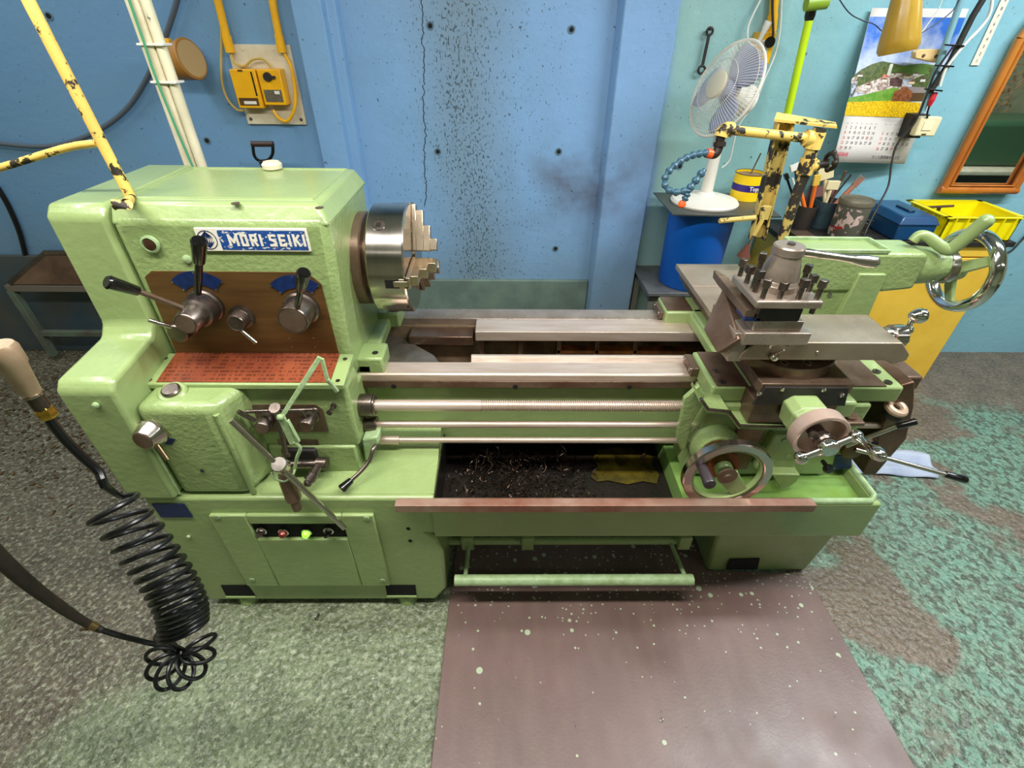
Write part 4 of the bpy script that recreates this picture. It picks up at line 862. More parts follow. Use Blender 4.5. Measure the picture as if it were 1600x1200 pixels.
obj('bearing_ring', MB().rev([(0, 0.046), (0.004, 0.049), (0.026, 0.049), (0.03, 0.044)], (1.288, 1.365, 1.056), (1, 0, 0), 40), ALU, tl)
wc = Vector((1.368, 1.365, 1.045)); wn = Vector((1, 0, 0.0))
m = MB(); m.ring(wc, wn, 0.106, [(0.020 * math.cos(2 * PI * i / 12), 0.017 * math.sin(2 * PI * i / 12)) for i in range(12)], 64)
tw = obj('tailstock_handwheel', m, CHROME, tl)
m = MB(); m.rev([(-0.052, 0.036), (-0.03, 0.032), (-0.005, 0.026), (0.0, 0)], wc, wn, 24)
for a in (20, 140, 260):
    d = Vector((0, math.cos(math.radians(a)), math.sin(math.radians(a)))); s_ = wn.cross(d)
    A_ = wc + wn * (-0.03) + d * 0.018; B_ = wc + d * 0.098
    m.loft([A_ + s_ * 0.018 + wn * 0.008, A_ - s_ * 0.018 + wn * 0.008, A_ - s_ * 0.018 - wn * 0.008, A_ + s_ * 0.018 - wn * 0.008], [B_ + s_ * 0.013 + wn * 0.006, B_ - s_ * 0.013 + wn * 0.006, B_ - s_ * 0.013 - wn * 0.006, B_ + s_ * 0.013 - wn * 0.006])
obj('wheel_spokes', m, GREEN, tw, 0.003)
lv = [(1.1682, 1.36, 1.1341), (1.1782, 1.36, 1.1509), (1.197, 1.35, 1.1509), (1.23, 1.33, 1.1306), (1.2476, 1.32, 1.1252), (1.2559, 1.315, 1.1364), (1.2767, 1.29, 1.2142)]
m = MB(); m.tube(lv, [0.013, 0.014, 0.014, 0.0155, 0.017, 0.0175, 0.0185], 16); m.ball(lv[-1], 0.0185); obj('clamp_lever', m, GREEN, tl, label='bent green clamping lever')
obj('set_screw', MB().cyl((1.255, 1.31, 0.9327), Vector((1.255, 1.31, 0.9327)) + Vector((0.02, 0, 0)), 0.010), STEELD, tl)
obj('plug_screw', MB().rev([(0, 0.006), (0.004, 0.006), (0.004, 0.003), (0.002, 0)], (0.9583, 1.311, 0.9899), YD, 12), ALU, tl)

# ================================================================ floor and things on it
def mat_material():
    t = NT('reddish_brown_floor_board'); x, y, z = t.xyz()
    base = t.mix(t.step(t.noise(3, 4), 0.3, 0.7), lin((112, 88, 84)), lin((94, 74, 68)))
    base = t.mix(t.math('MULTIPLY', t.step(t.noise(20, 4, stretch=(1, 0.3, 1)), 0.4, 0.8), 0.3), base, lin((130, 112, 98)))
    v = t.voro(26); v2 = t.voro(26, out='Color')
    sc = t.n.new('ShaderNodeSeparateColor'); t.l.new(v2, sc.inputs[0])
    near = t.step(y, 0.72, 0.98)
    big = t.math('MULTIPLY', t.math('LESS_THAN', v, t.math('MULTIPLY', sc.outputs[0], 0.26)), t.math('LESS_THAN', sc.outputs[1], t.math('ADD', 0.06, t.math('MULTIPLY', near, 0.6))))
    v3 = t.voro(70); v4 = t.voro(70, out='Color'); sc2 = t.n.new('ShaderNodeSeparateColor'); t.l.new(v4, sc2.inputs[0])
    sm_ = t.math('MULTIPLY', t.math('LESS_THAN', v3, t.math('MULTIPLY', sc2.outputs[0], 0.3)), t.math('LESS_THAN', sc2.outputs[1], t.math('ADD', 0.08, t.math('MULTIPLY', near, 0.6))))
    base = t.mix(t.math('MAXIMUM', big, sm_), base, lin((164, 176, 146)))
    drk = t.math('MULTIPLY', t.math('LESS_THAN', t.voro(38), 0.07), t.math('GREATER_THAN', t.noise(10), 0.6))
    t.inp('Base Color', t.mix(drk, base, lin((28, 24, 22)))); t.inp('Roughness', t.step(t.noise(5, 4), 0.3, 0.7, 0.32, 0.5))
    t.bump(t.noise(120, 3), 0.12, 0.003); return t.m
BOARD = mat_material()
m = MB(); m.prism([(-0.20, 0.18), (1.118, 0.18), (1.108, 0.96), (1.095, 1.0), (1.05, 1.022), (0.95, 1.03), (0.745, 1.035), (0.74, 1.16), (-0.185, 1.16), (-0.192, 0.9)], 'Z', 0.0, 0.012)
o = obj('floor_board', m, BOARD, None, 0.002); tag(o, 'reddish brown floor board speckled with green paint, lying in front of the lathe', 'floor board')
SILV = mat('silvery_chip', (200, 196, 190), 0.3, 0.9)
for q, r in (((0.4539, 0.556, 0.0125), 0.0045), ((1.0711, 0.7846, 0.0125), 0.003), ((-0.1489, 0.8002, 0.0125), 0.003)):
    o = obj('small_washer', MB().torus((q[0], q[1], q[2] + 0.001), (0, 0, 1), r, 0.0013, 18, 6), SILV)
    tag(o, {0.0045: 'small bright washer lying near the front middle of the brown board'}.get(r, 'tiny steel washer lying on the brown board near the %s edge' % ('right' if q[0] > 0.5 else 'left')), 'washer', 'washers on the floor board')

# swarf in the pan (nobody could count it)
def curl(m, c, R, r, turns, h, ax):
    ax = Vector(ax).normalized(); a = ax.cross(Vector((0, 0, 1)));
    if a.length < 0.01: a = ax.cross(Vector((1, 0, 0)))
    a.normalize(); b = ax.cross(a); n = int(turns * 10); P = []
    for i in range(n + 1):
        t = 2 * PI * turns * i / n; P.append(Vector(c) + (a * math.cos(t) + b * math.sin(t)) * R * (1 + 0.15 * math.sin(i)) + ax * h * i / n)
    m.tube(P, r, 4, False)
m = MB(); rnd = random.Random(3)
for i in range(1500):
    x = rnd.triangular(-0.185, 0.34, -0.02); y = rnd.uniform(0.935, 1.20); z = 0.426 + 0.012 * rnd.random() + 0.035 * max(0, 1 - abs(x - 0.0) / 0.22) * rnd.random()
    s = rnd.uniform(0.0018, 0.0055); a = rnd.uniform(0, PI); b = rnd.uniform(-1, 1)
    m.obox((x, y, z), (math.cos(a), math.sin(a), b * 0.5), (-math.sin(a), math.cos(a), 0), (0, 0, 1), s, s * 0.4, s * 0.22)
for i in range(34):
    curl(m, (rnd.uniform(-0.17, 0.2), rnd.uniform(0.96, 1.19), 0.445 + rnd.random() * 0.03), rnd.uniform(0.008, 0.03), 0.0013, rnd.uniform(0.6, 2.2), rnd.uniform(0.005, 0.04), (rnd.uniform(-1, 1), rnd.uniform(-1, 1), rnd.uniform(0.2, 1)))
m.mi = 0
o = obj('metal_swarf', m, mat('dark_oily_swarf', (92, 74, 62), 0.28, 0.85, c2=(40, 32, 28), ns=40)); tag(o, 'dark oily curls and chips of metal heaped in the chip pan', 'metal shavings', kind='stuff')
m = MB(); pts = [(0.3294, 1.2391, 0.428),(0.3851, 1.2488, 0.428),(0.4523, 1.2457, 0.428),(0.4796, 1.2265, 0.428),(0.5093, 1.2015, 0.428),(0.4947, 1.159, 0.428),(0.5103, 1.1183, 0.428),(0.4921, 1.0791, 0.428),(0.4487, 1.0901, 0.428),(0.3957, 1.0764, 0.428),(0.3362, 1.0929, 0.428),(0.2977, 1.0874, 0.428),(0.2803, 1.1125, 0.428),(0.3118, 1.153, 0.428),(0.3006, 1.1951, 0.428)]
m.slab(pts, (0, 0, 0.0015)); o = obj('oil_puddle', m, mat('amber_oil', (92, 80, 26), 0.04, c2=(40, 34, 18), ns=18, coat=1.0)); tag(o, 'amber oil puddle with a glossy surface in the dark chip pan', 'oil puddle', kind='stuff')
obr = obj('steel_offcut', MB().cyl((0.5001, 1.2439, 0.436), (0.4671, 1.1873, 0.436), 0.006, seg=12), STEELO); tag(obr, 'short round steel offcut lying by the oil puddle in the pan', 'offcut')
# swarf on the floor behind the gear cover
m = MB()
for i in range(1700):
    x = rnd.uniform(-2.9, -1.15); y = rnd.triangular(1.2, 2.5, 2.2); h = 0.055 * max(0, 1 - abs(y - 2.4) / 0.5)
    z = 0.002 + h * rnd.random(); s = rnd.uniform(0.003, 0.011); a = rnd.uniform(0, PI)
    m.obox((x, y, z + 0.002), (math.cos(a), math.sin(a), rnd.uniform(-0.4, 0.4)), (-math.sin(a), math.cos(a), 0), (0, 0, 1), s, s * 0.35, s * 0.2)
o = obj('metal_swarf', m, mat('rusty_floor_swarf', (120, 92, 58), 0.5, 0.4, c2=(60, 46, 32), ns=30)); tag(o, 'rusty metal shavings scattered on the dark floor behind the gear cover', 'metal shavings', kind='stuff')
m = MB(); m.rev([(0, 0.006), (0.004, 0.006), (0.004, 0.003), (0.022, 0.003), (0.022, 0)], (-0.633, 0.858, 0.006), (0.1, 0.9, 0), 8)
o = obj('loose_bolt', m, STEELD); tag(o, 'small loose bolt on the green floor in front of the pedestal', 'bolt')
m = MB(); m.slab([(2.17, 2.16, 0.001), (2.2, 2.15, 0.001), (2.21, 2.2, 0.001), (2.19, 2.215, 0.001)], (0, 0, 0.004)); o = obj('paper_scrap', m, WHITE); tag(o, 'small white scrap on the floor to the right of the yellow cabinet', 'scrap')
# rag
def cloth(name, c0, ux, uy, nx, ny, hfun, mt, th=0.003):
    m = MB(); G = [[m.bm.verts.new(Vector(c0) + Vector(ux) * (i / nx) + Vector(uy) * (j / ny) + Vector((0, 0, hfun(i / nx, j / ny)))) for j in range(ny + 1)] for i in range(nx + 1)]
    for i in range(nx):
        for j in range(ny): m.face([G[i][j], G[i + 1][j], G[i + 1][j + 1], G[i][j + 1]])
    o = obj(name, m, mt, sm=80); s = o.modifiers.new('thickness', 'SOLIDIFY'); s.thickness = th; return o
o = cloth('folded_rag', (1.50, 1.71, 0.006), (0.49, -0.05, 0), (-0.05, -0.17, 0), 40, 16, lambda u, v: 0.022 * math.exp(-((v - 0.25) / 0.16) ** 2) + 0.016 * math.exp(-((v - 0.8) / 0.12) ** 2) + 0.004 * math.sin(u * 17 + v * 5) + 0.004, mat('pale_blue_rag', (176, 184, 202), 0.85, c2=(150, 160, 184), ns=9, bump=0.2, bs=60))
tag(o, 'pale blue folded rag on the oily floor behind the chip pan', 'rag')

# ================================================================ left side things
yp = thing('yellow_pipe_stand', (-0.875, 1.17, 1.288), 'chipped yellow pipe stand with a side branch, rising from the front of the headstock', 'pipe stand')
m = MB(); m.tube([(-0.845, 1.085, 1.3), (-0.821, 1.0904, 1.3), (-0.8687, 1.175, 1.2912), (-0.8774, 1.175, 1.384), (-0.8988, 1.175, 1.6498), (-0.913, 1.175, 1.8182)], 0.0115, 16, False); obj('upright_pipe', m, YCHIP, yp)
m = MB(); m.tube([(-0.8898, 1.175, 1.4044), (-0.9093, 1.178, 1.4024), (-0.9753, 1.185, 1.3916), (-1.144, 1.19, 1.3494), (-1.3937, 1.2, 1.2918)], 0.0078, 12); obj('branch_pipe', m, YCHIP, yp)

cp_ = thing('cream_conduit_post', (-0.965, 1.68, 0), 'cream painted post with a green wire tied to it, behind the headstock', 'post')
m = MB(); m.box(-1.022, -0.985, 1.665, 1.70, 0, 3.1); obj('post', m, CREAM, cp_, 0.006)
m = MB(); m.tube([(-0.969, 1.677, 0.0), (-0.971, 1.677, 3.1)], 0.0145, 16, False); obj('round_conduit', m, CCHIP, cp_)
m = MB(); m.tube([(-0.985, 1.656, 1.22), (-0.996, 1.656, 1.35), (-1.003, 1.655, 1.5), (-1.001, 1.656, 1.62), (-0.998, 1.656, 2.2)], 0.0035, 8); obj('green_wire', m, mat('green_wire_jacket', (70, 150, 110), 0.4), cp_)
for z in (1.475, 1.565):
    m = MB(); m.prism([(-1.028, 1.661), (-0.950, 1.652), (-0.950, 1.70), (-1.028, 1.705)], 'Z', z, z + 0.006); obj('cable_tie', m, WHITE, cp_, 0.001)

# brown plastic scoop hung on the wall
sc = thing('plastic_cup', (-1.34, 2.45, 1.50), 'amber brown plastic cup hung sideways on the blue wall behind the cream post', 'cup')
m = MB(); m.rev([(0, 0.062), (0.10, 0.076), (0.105, 0.074), (0.102, 0.0), ], (-1.405, 2.47, 1.478), (1, -0.25, 0.18), 36)
BR = mat('amber_brown_plastic', (176, 124, 52), 0.4, c2=(158, 108, 46), ns=9)
obj('cup_body', m, BR, sc, 0.003)
obj('cup_bottom', MB().rev([(0.105, 0.066), (0.1065, 0.066), (0.1065, 0)], (-1.405, 2.47, 1.478), (1, -0.25, 0.18), 36), mat('dusty_brown_bottom', (186, 156, 108), 0.6), sc)
obj('cup_handle', MB().box(-1.41, -1.375, 2.44, 2.47, 1.53, 1.565), YELLOW, sc, 0.004)
o = obj('hose', MB().tube([(-1.3061, 2.53, 1.7313), (-1.3829, 2.53, 1.6277), (-1.5088, 2.53, 1.483), (-1.685, 2.53, 1.3203), (-1.8609, 2.53, 1.2208), (-2.038, 2.53, 1.1601), (-2.1973, 2.53, 1.1396), (-2.4239, 2.53, 1.1567)], 0.0105, 12), mat('grey_hose', (82, 92, 104), 0.45)); tag(o, 'grey hose sagging across the blue wall at the upper left', 'hose')
o = obj('hose', MB().tube([(-2.5176, 2.547, 0.9573), (-2.5164, 2.547, 0.8647), (-2.5384, 2.547, 0.7274), (-2.5811, 2.547, 0.5951)], 0.0115, 10), RUBBER); tag(o, 'black hose hanging down the wall into the grey trough stand', 'hose')

# wall board with two yellow meters
bd = thing('meter_board', (-1.06, 2.55, 1.25), 'cream wall board carrying two yellow meter boxes', 'wall board')
bq = [(-1.1668, 2.548, 1.5426),(-0.9255, 2.548, 1.5406),(-0.928, 2.548, 1.2319),(-1.2245, 2.548, 1.2477)]
m = MB(); m.slab([(-1.195, 2.5599, 1.545), (-0.925, 2.5599, 1.545), (-0.925, 2.5599, 1.24), (-1.195, 2.5599, 1.24)], (0, -0.014, 0)); obj('board', m, CREAM, bd, 0.002)
for q in ((-1.175, 2.546, 1.262), (-0.945, 2.546, 1.262), (-1.13, 2.546, 1.528), (-1.0, 2.546, 1.528)): obj('board_screw', MB().rev([(0, 0.007), (0.002, 0.007), (0.003, 0.003), (0.001, 0)], q, YD, 14), STEELD if q[2] < 1.4 else CREAM, bd)
m1 = thing('yellow_meter', (-1.13, 2.52, 1.31), 'left yellow meter box with a blank door and small window, on the cream board', 'meter box')
obj('case', MB().box(-1.187, -1.078, 2.49, 2.5455, 1.312, 1.458), YELLOW, m1, 0.003)
obj('door_slot', MB().box(-1.098, -1.092, 2.4885, 2.491, 1.36, 1.45), HOLE, m1); obj('scale_panel', MB().box(-1.178, -1.094, 2.4882, 2.4905, 1.323, 1.352), BROWNP, m1)
obj('scale_window', MB().box(-1.158, -1.104, 2.4872, 2.489, 1.328, 1.340), WHITE, m1); obj('top_tab', MB().box(-1.15, -1.13, 2.4882, 2.4905, 1.450, 1.457), BROWNP, m1)
m2 = thing('yellow_meter', (-1.02, 2.52, 1.32), 'right yellow meter box with a black rotary knob and dark dial, on the cream board', 'meter box')
obj('case', MB().box(-1.070, -0.972, 2.49, 2.5455, 1.325, 1.459), YELLOW, m2, 0.003)
m = MB(); m.rev([(0, 0.018), (0.012, 0.016), (0.012, 0)], (-1.028, 2.49, 1.432), YD, 22); m.box(-1.028, -0.995, 2.479, 2.489, 1.426, 1.436); obj('rotary_knob', m, BLACKM, m2)
dpl = obj('dial_panel', MB().box(-1.060, -0.984, 2.4882, 2.4905, 1.338, 1.384), mat('dark_dial', (70, 66, 58), 0.4, c2=(120, 112, 92), ns=160), m2)
obj('dial_window', MB().box(-1.014, -0.992, 2.487, 2.4885, 1.368, 1.380), WHITE, dpl)
for nm, pts, r, lab in (('conduit_pipe', [(-1.255, 2.53, 2.3), (-1.197, 2.53, 1.75), (-1.163, 2.53, 1.53)], 0.0165, 'yellow conduit pipe coming down to the left side of the meter board'), ('conduit_pipe', [(-0.985, 2.53, 2.3), (-0.975, 2.53, 1.75), (-0.96, 2.53, 1.53)], 0.0165, 'yellow conduit pipe coming down to the right side of the meter board')):
    pass
def wallpipe(pts, r, lab, endr=None):
    t = thing('conduit_pipe', pts[-1], lab, 'pipe', 'yellow conduits on the back wall'); obj('pipe', MB().tube(pts, r, 16, False), YELLOW, t)
    obj('socket_end', MB().tube([pts[-1], Vector(pts[-1]) + (Vector(pts[-2]) - Vector(pts[-1])).normalized() * 0.06], r + 0.003, 16, False), YELLOW, t); return t
wallpipe([(-1.1696, 2.53, 1.7722), (-1.1731, 2.53, 1.651), (-1.1782, 2.53, 1.516)], 0.0155, 'yellow conduit pipe coming down to the left side of the meter board')
wallpipe([(-0.9447, 2.53, 1.7747), (-0.9529, 2.53, 1.6534), (-0.9575, 2.53, 1.5183)], 0.0155, 'yellow conduit pipe coming down to the right side of the meter board')
CAB = mat('yellowed_cable', (196, 168, 88), 0.45)
for lab, pts, r in (('thin yellowed cable looping left of the meter board', [(-1.1497, 2.54, 1.7335), (-1.2044, 2.54, 1.5647), (-1.2463, 2.53, 1.4272), (-1.2451, 2.52, 1.3505), (-1.2101, 2.51, 1.3045), (-1.1794, 2.51, 1.3022)], 0.005),
                    ('short cable arching over the two yellow meters', [(-1.177, 2.53, 1.5115), (-1.1692, 2.52, 1.48), (-1.1289, 2.52, 1.4689), (-1.0819, 2.51, 1.4929), (-1.0356, 2.51, 1.4933), (-1.0111, 2.52, 1.4585)], 0.005),
                    ('thick yellow cable looping right of the meter board', [(-0.9506, 2.53, 1.5138), (-0.9292, 2.52, 1.4663), (-0.9336, 2.52, 1.3829), (-0.9515, 2.51, 1.3094), (-0.9957, 2.51, 1.2604), (-1.0328, 2.51, 1.273), (-1.0496, 2.515, 1.3029)], 0.0068)):
    o = obj('cable', MB().tube(pts, r, 10), CAB if r < 0.006 else YELLOW); tag(o, lab, 'cable')
# D-handle shovel
sh = thing('shovel', (-1.08, 2.4, 0), 'shovel with a black D handle showing behind the headstock', 'shovel')
m = MB(); m.tube([(-1.0988, 2.37, 1.0911), (-1.10, 2.40, 0.22)], 0.014, 14, False); obj('shaft', m, BROWNP, sh)
m = MB(); m.tube([(-1.1076, 2.35, 1.1871), (-1.1137, 2.35, 1.1483), (-1.1039, 2.352, 1.127), (-1.0841, 2.355, 1.1212), (-1.0549, 2.352, 1.13), (-1.0305, 2.35, 1.1543), (-1.0197, 2.35, 1.193)], 0.0068, 10); m.rev([(0, 0.02), (0.03, 0.017), (0.06, 0.014)], (-1.0834, 2.355, 1.1239), (0, 0.1, -1), 14); obj('handle_yoke', m, BLACK, sh)
obj('handle_grip', MB().cyl((-1.1116, 2.35, 1.1922), (-1.0169, 2.35, 1.193), 0.0115), mat('dark_brown_grip', (60, 42, 36), 0.4), sh)
obj('blade', MB().prism([(-1.18, 0.24), (-1.02, 0.24), (-1.02, 0.06), (-1.10, 0.0), (-1.18, 0.06)], 'Y', 2.40, 2.404), STEELO, sh)

# grey green trough stand behind the lathe, far left
ts_ = thing('trough_stand', (-2.2, 2.44, 0), 'grey green steel stand with a shallow brown trough, against the back wall at far left', 'stand')
LG = mat('dirty_green_steel', (92, 112, 96), 0.55, c2=(80, 76, 66), ns=6)
fy = 2.44
m = MB(); m.bar((-2.665, fy, 0.462), (-1.3, fy, 0.462), 0.035, 0.035); obj('front_rail', m, mat('grey_brown_steel', (104, 96, 86), 0.5), ts_, 0.002)
m = MB(); m.bar((-2.655, fy, 0.03), (-2.655, fy, 0.445), 0.035, 0.035, (0, 1, 0)); obj('leg', m, LG, ts_, 0.002)
m = MB(); m.bar((-1.32, fy, 0.0), (-1.32, fy, 0.445), 0.035, 0.035, (0, 1, 0)); obj('leg', m, LG, ts_, 0.002)
m = MB(); m.bar((-2.65, fy, 0.18), (-1.32, fy, 0.18), 0.03, 0.03); obj('cross_rail', m, LG, ts_, 0.002)
m = MB(); m.loft([(-2.62, 2.43, 0.482), (-1.33, 2.43, 0.482), (-1.33, 2.53, 0.61), (-2.45, 2.53, 0.61)], [(-2.62, 2.425, 0.487), (-1.33, 2.425, 0.487), (-1.33, 2.525, 0.616), (-2.45, 2.525, 0.616)])
obj('sloping_tray', m, mat('brown_stained_tray', (118, 92, 74), 0.25, 0.6, c2=(84, 62, 50), ns=6), ts_)
m = MB(); m.bar((-2.63, 2.425, 0.49), (-2.45, 2.525, 0.62), 0.016, 0.022); m.bar((-2.45, 2.525, 0.625), (-1.33, 2.525, 0.625), 0.014, 0.02); obj('tray_edge', m, STEELD, ts_)
DB = mat('dark_blue_dirty_paint', (54, 72, 84), 0.6, c2=(72, 74, 70), ns=5, bump=0.3, bs=30)
struct('trim_4', MB().box(-3.1, -0.88, 2.535, 2.56, 0, 0.60), DB, 0.004)

# ================================================================ air hose, left foreground
gy = 0.55
bg = thing('air_blow_gun', (-0.6542, 0.55, 1.2139), 'worn beige air blow gun grip with brass fitting hanging at the left edge', 'air gun')
BEI = mat('worn_beige_metal', (196, 170, 140), 0.35, 0.3, c2=(150, 126, 100), ns=12)
g0 = Vector((-0.6608, 0.55, 1.2781)); g1 = Vector((-0.6643, 0.55, 1.1961)); g2 = Vector((-0.6631, 0.55, 1.1659))
Lg = (g1 - g0).length
obj('grip', MB().rev([(0, 0.0), (0, 0.015), (0.006, 0.018), (0.03, 0.018), (0.034, 0.0155), (Lg * 0.95, 0.0125), (Lg, 0.010), (Lg, 0)], g0, g1 - g0, 28), BEI, bg)
obj('swivel_fitting', MB().tube([g1, g2], 0.0105, 16, False), STEELD, bg)
nd = (g2 - g1).normalized(); nut = obj('brass_nut', MB().rev([(0, 0.0), (0, 0.0105), (0.004, 0.0125), (0.016, 0.0125), (0.020, 0.0105), (0.020, 0)], g2 - nd * 0.008, nd, 6), mat('brass', (206, 160, 72), 0.25, 1.0), bg, 0.001)
m = MB(); m.ring(g2 - nd * 0.03, nd, 0.0115, [(-0.0015, -0.001), (0.0015, -0.001), (0.0015, 0.002), (-0.0015, 0.002)], 20); obj('retaining_ring', m, ALU, bg)

AX = [(-0.6529, 0.55, 1.0334), (-0.6772, 0.55, 0.9876), (-0.6737, 0.55, 0.9554), (-0.6625, 0.55, 0.904), (-0.6583, 0.55, 0.841), (-0.6586, 0.55, 0.7723), (-0.665, 0.55, 0.6947), (-0.6796, 0.55, 0.5963), (-0.7025, 0.55, 0.5287)]
def resample(P, n):
    P = [Vector(p) for p in P]; Q = []
    for i in range(len(P) - 1):
        p0 = P[max(i - 1, 0)]; p1 = P[i]; p2 = P[i + 1]; p3 = P[min(i + 2, len(P) - 1)]
        for k in range(24):
            t = k / 24; Q.append(0.5 * ((2 * p1) + (p2 - p0) * t + (2 * p0 - 5 * p1 + 4 * p2 - p3) * t * t + (3 * p1 - p0 - 3 * p2 + p3) * t ** 3))
    Q.append(P[-1]); L_ = [0]
    for a, b in zip(Q, Q[1:]): L_.append(L_[-1] + (b - a).length)
    out = []
    j = 0
    for k in range(n + 1):
        s = L_[-1] * k / n
        while j < len(L_) - 2 and L_[j + 1] < s: j += 1
        t = (s - L_[j]) / max(1e-9, L_[j + 1] - L_[j]); out.append(Q[j].lerp(Q[j + 1], min(1, t)))
    return out
axp = resample([(-0.669, 0.55, 0.9829), (-0.6609, 0.55, 0.9075), (-0.6586, 0.55, 0.8293), (-0.6595, 0.55, 0.7399), (-0.6729, 0.55, 0.6345), (-0.7042, 0.55, 0.5427)], 400)
coil = []; turns = 16; ph = 0.0
for i, c in enumerate(axp):
    s = i / 400.0
    t = (axp[min(i + 1, 400)] - axp[max(i - 1, 0)]).normalized()
    # the coil's turns hang tilted: nearly level rings
    nrm = (t * 0.25 + Vector((0.30, -0.50, -0.50))).normalized()
    a = nrm.cross(Vector((0, 1, 0))).normalized(); b = nrm.cross(a)
    f = s ** 0.8                                    # turns are pulled apart at the top
    ang = 2 * PI * turns * (0.55 * s + 0.45 * s * s) * 1.0 + 2.6
    Rr = 0.038 + 0.008 * s
    coil.append(c + a * math.cos(ang) * Rr + b * math.sin(ang) * Rr)
# flower at the bottom: the turns fan out as the coil doubles back on itself
fc = Vector((-0.7492, 0.55, 0.4407)); fan_pts = []
n2 = 200
for i in range(n2 + 1):
    s = i / n2; th = math.radians(42 - 262 * s); k = 2 * PI * 8 * s
    rad = Vector((math.cos(th), 0, math.sin(th))); tang = Vector((0, -1, 0)); 
    rad = Vector((math.cos(th), 0.9 * math.sin(th), 0.42 * math.sin(th))); tang = Vector((0, 0.42, -0.9)); tn_ = Vector((-math.sin(th), 0.9 * math.cos(th), 0.42 * math.cos(th)))
    fan_pts.append(fc + rad * (0.042 - 0.034 * math.cos(k)) + tang * math.sin(k) * 0.022 + tn_ * math.sin(k) * 0.010)
lead = [(-0.6652, 0.55, 1.1587), (-0.6645, 0.55, 1.1149), (-0.6557, 0.55, 1.072), (-0.647, 0.55, 1.0392), (-0.6413, 0.54, 1.0205)]
allp = [Vector(p) for p in lead] + coil[12:] + fan_pts[::1] + [Vector((-0.7754, 0.56, 0.4443)), Vector((-0.8209, 0.56, 0.4689)), Vector((-0.85, 0.55, 0.5187)), Vector((-0.8813, 0.55, 0.5469))]
ch = thing('coiled_air_hose', (-0.7017, 0.55, 0.5564), 'black coiled air hose hanging in front of the gear cover at lower left', 'air hose')
RH = [0.0068] * 5 + [0.0046] * (len(allp) - 9) + [0.006, 0.006, 0.006, 0.006]
obj('coil', MB().tube(allp, RH, 8, True, 2), RUBBER, ch)
obj('supply_hose', MB().tube([(-0.8799, 0.55, 0.5442), (-0.9009, 0.55, 0.5795), (-0.9043, 0.54, 0.6662), (-0.9017, 0.53, 0.7583), (-0.8893, 0.52, 0.8545), (-0.8515, 0.5, 0.9885)], [0.0065, 0.0085, 0.0105, 0.012, 0.013, 0.0135], 14), mat('dark_fabric_hose', (38, 32, 30), 0.55, c2=(58, 46, 40), ns=40), ch)
hcq = Vector((-0.8912, 0.55, 0.5634)); hd_ = (Vector((-0.8799, 0.55, 0.5442)) - Vector((-0.9009, 0.55, 0.5795))).normalized()
cl = obj('hose_clamp', MB().rev([(-0.008, 0.0085), (0.008, 0.0085)], hcq, hd_, 20), mat('brassy_clamp', (150, 124, 84), 0.35, 0.9), ch)
obj('clamp_screw', MB().cyl(hcq + Vector((-0.006, -0.006, 0.0)), hcq + Vector((-0.022, -0.006, -0.002)), 0.004, seg=10), STEELO, ch)

# ================================================================ coolant pipework behind the tool post
cw = thing('coolant_pipework', (0.95, 1.65, 0.90), 'chipped yellow coolant pipework standing on the rear of the cross slide', 'coolant pipe')
IRON = mat('dark_iron_fitting', (52, 44, 38), 0.5, 0.5)
m = MB(); m.tube([(0.963, 1.655, 0.8945), (0.9563, 1.65, 1.0385), (0.9547, 1.65, 1.1919), (0.9607, 1.65, 1.2664)], 0.0165, 16, False); obj('riser_pipe', m, YCHIP2, cw)
m = MB(); m.tube([(0.9555, 1.65, 1.2472), (0.9543, 1.65, 1.2947)], 0.024, 16, False); m.tube([(0.9607, 1.65, 1.2664), (0.9906, 1.65, 1.2743)], 0.017, 14, False); vb = obj('valve_body', m, YCHIP, cw)
m = MB(); m.tube([(0.9906, 1.65, 1.2743), (1.0187, 1.645, 1.2794)], 0.011, 12, False); m.torus((1.0207, 1.64, 1.288), (1, 0.2, 0.15), 0.023, 0.0068, 24, 8)
for k in range(4):
    a = k * PI / 2; c_ = Vector((1.0207, 1.64, 1.288)); m.ball(c_ + Vector((0, math.cos(a), math.sin(a))) * 0.024, 0.0095, 8)
obj('valve_handle', m, IRON, vb)
m = MB(); m.tube([(0.9543, 1.65, 1.2891), (0.9531, 1.65, 1.3405), (0.9579, 1.65, 1.3795)], 0.0185, 16, False); obj('iron_nipple', m, YCHIP2, cw)
m = MB(); m.tube([(0.952, 1.65, 1.3223), (0.9541, 1.65, 1.369)], 0.0245, 16, False); m.tube([(0.9544, 1.65, 1.3477), (0.9206, 1.65, 1.3527)], 0.023, 16, False); obj('tee_fitting', m, YCHIP, cw)
m = MB(); m.tube([(0.9292, 1.65, 1.351), (0.6815, 1.65, 1.3717)], 0.0135, 16, False); obj('arm_pipe', m, YCHIP, cw)
m = MB(); m.tube([(0.6893, 1.65, 1.3718), (0.6732, 1.65, 1.3734), (0.6619, 1.65, 1.3645), (0.6584, 1.648, 1.3525)], 0.0205, 16); el = obj('elbow_fitting', m, YCHIP, cw)
m = MB(); m.tube([(0.6584, 1.648, 1.3525), (0.6589, 1.645, 1.3243), (0.6517, 1.64, 1.307), (0.6361, 1.64, 1.305)], 0.0135, 14); m.tube([(0.6598, 1.647, 1.3384), (0.6604, 1.645, 1.3261)], 0.0185, 12, False); obj('street_elbow', m, IRON, cw)
ORA = mat('orange_plastic', (236, 96, 34), 0.4); LOC = mat('blue_grey_hose_plastic', (56, 92, 112), 0.35)
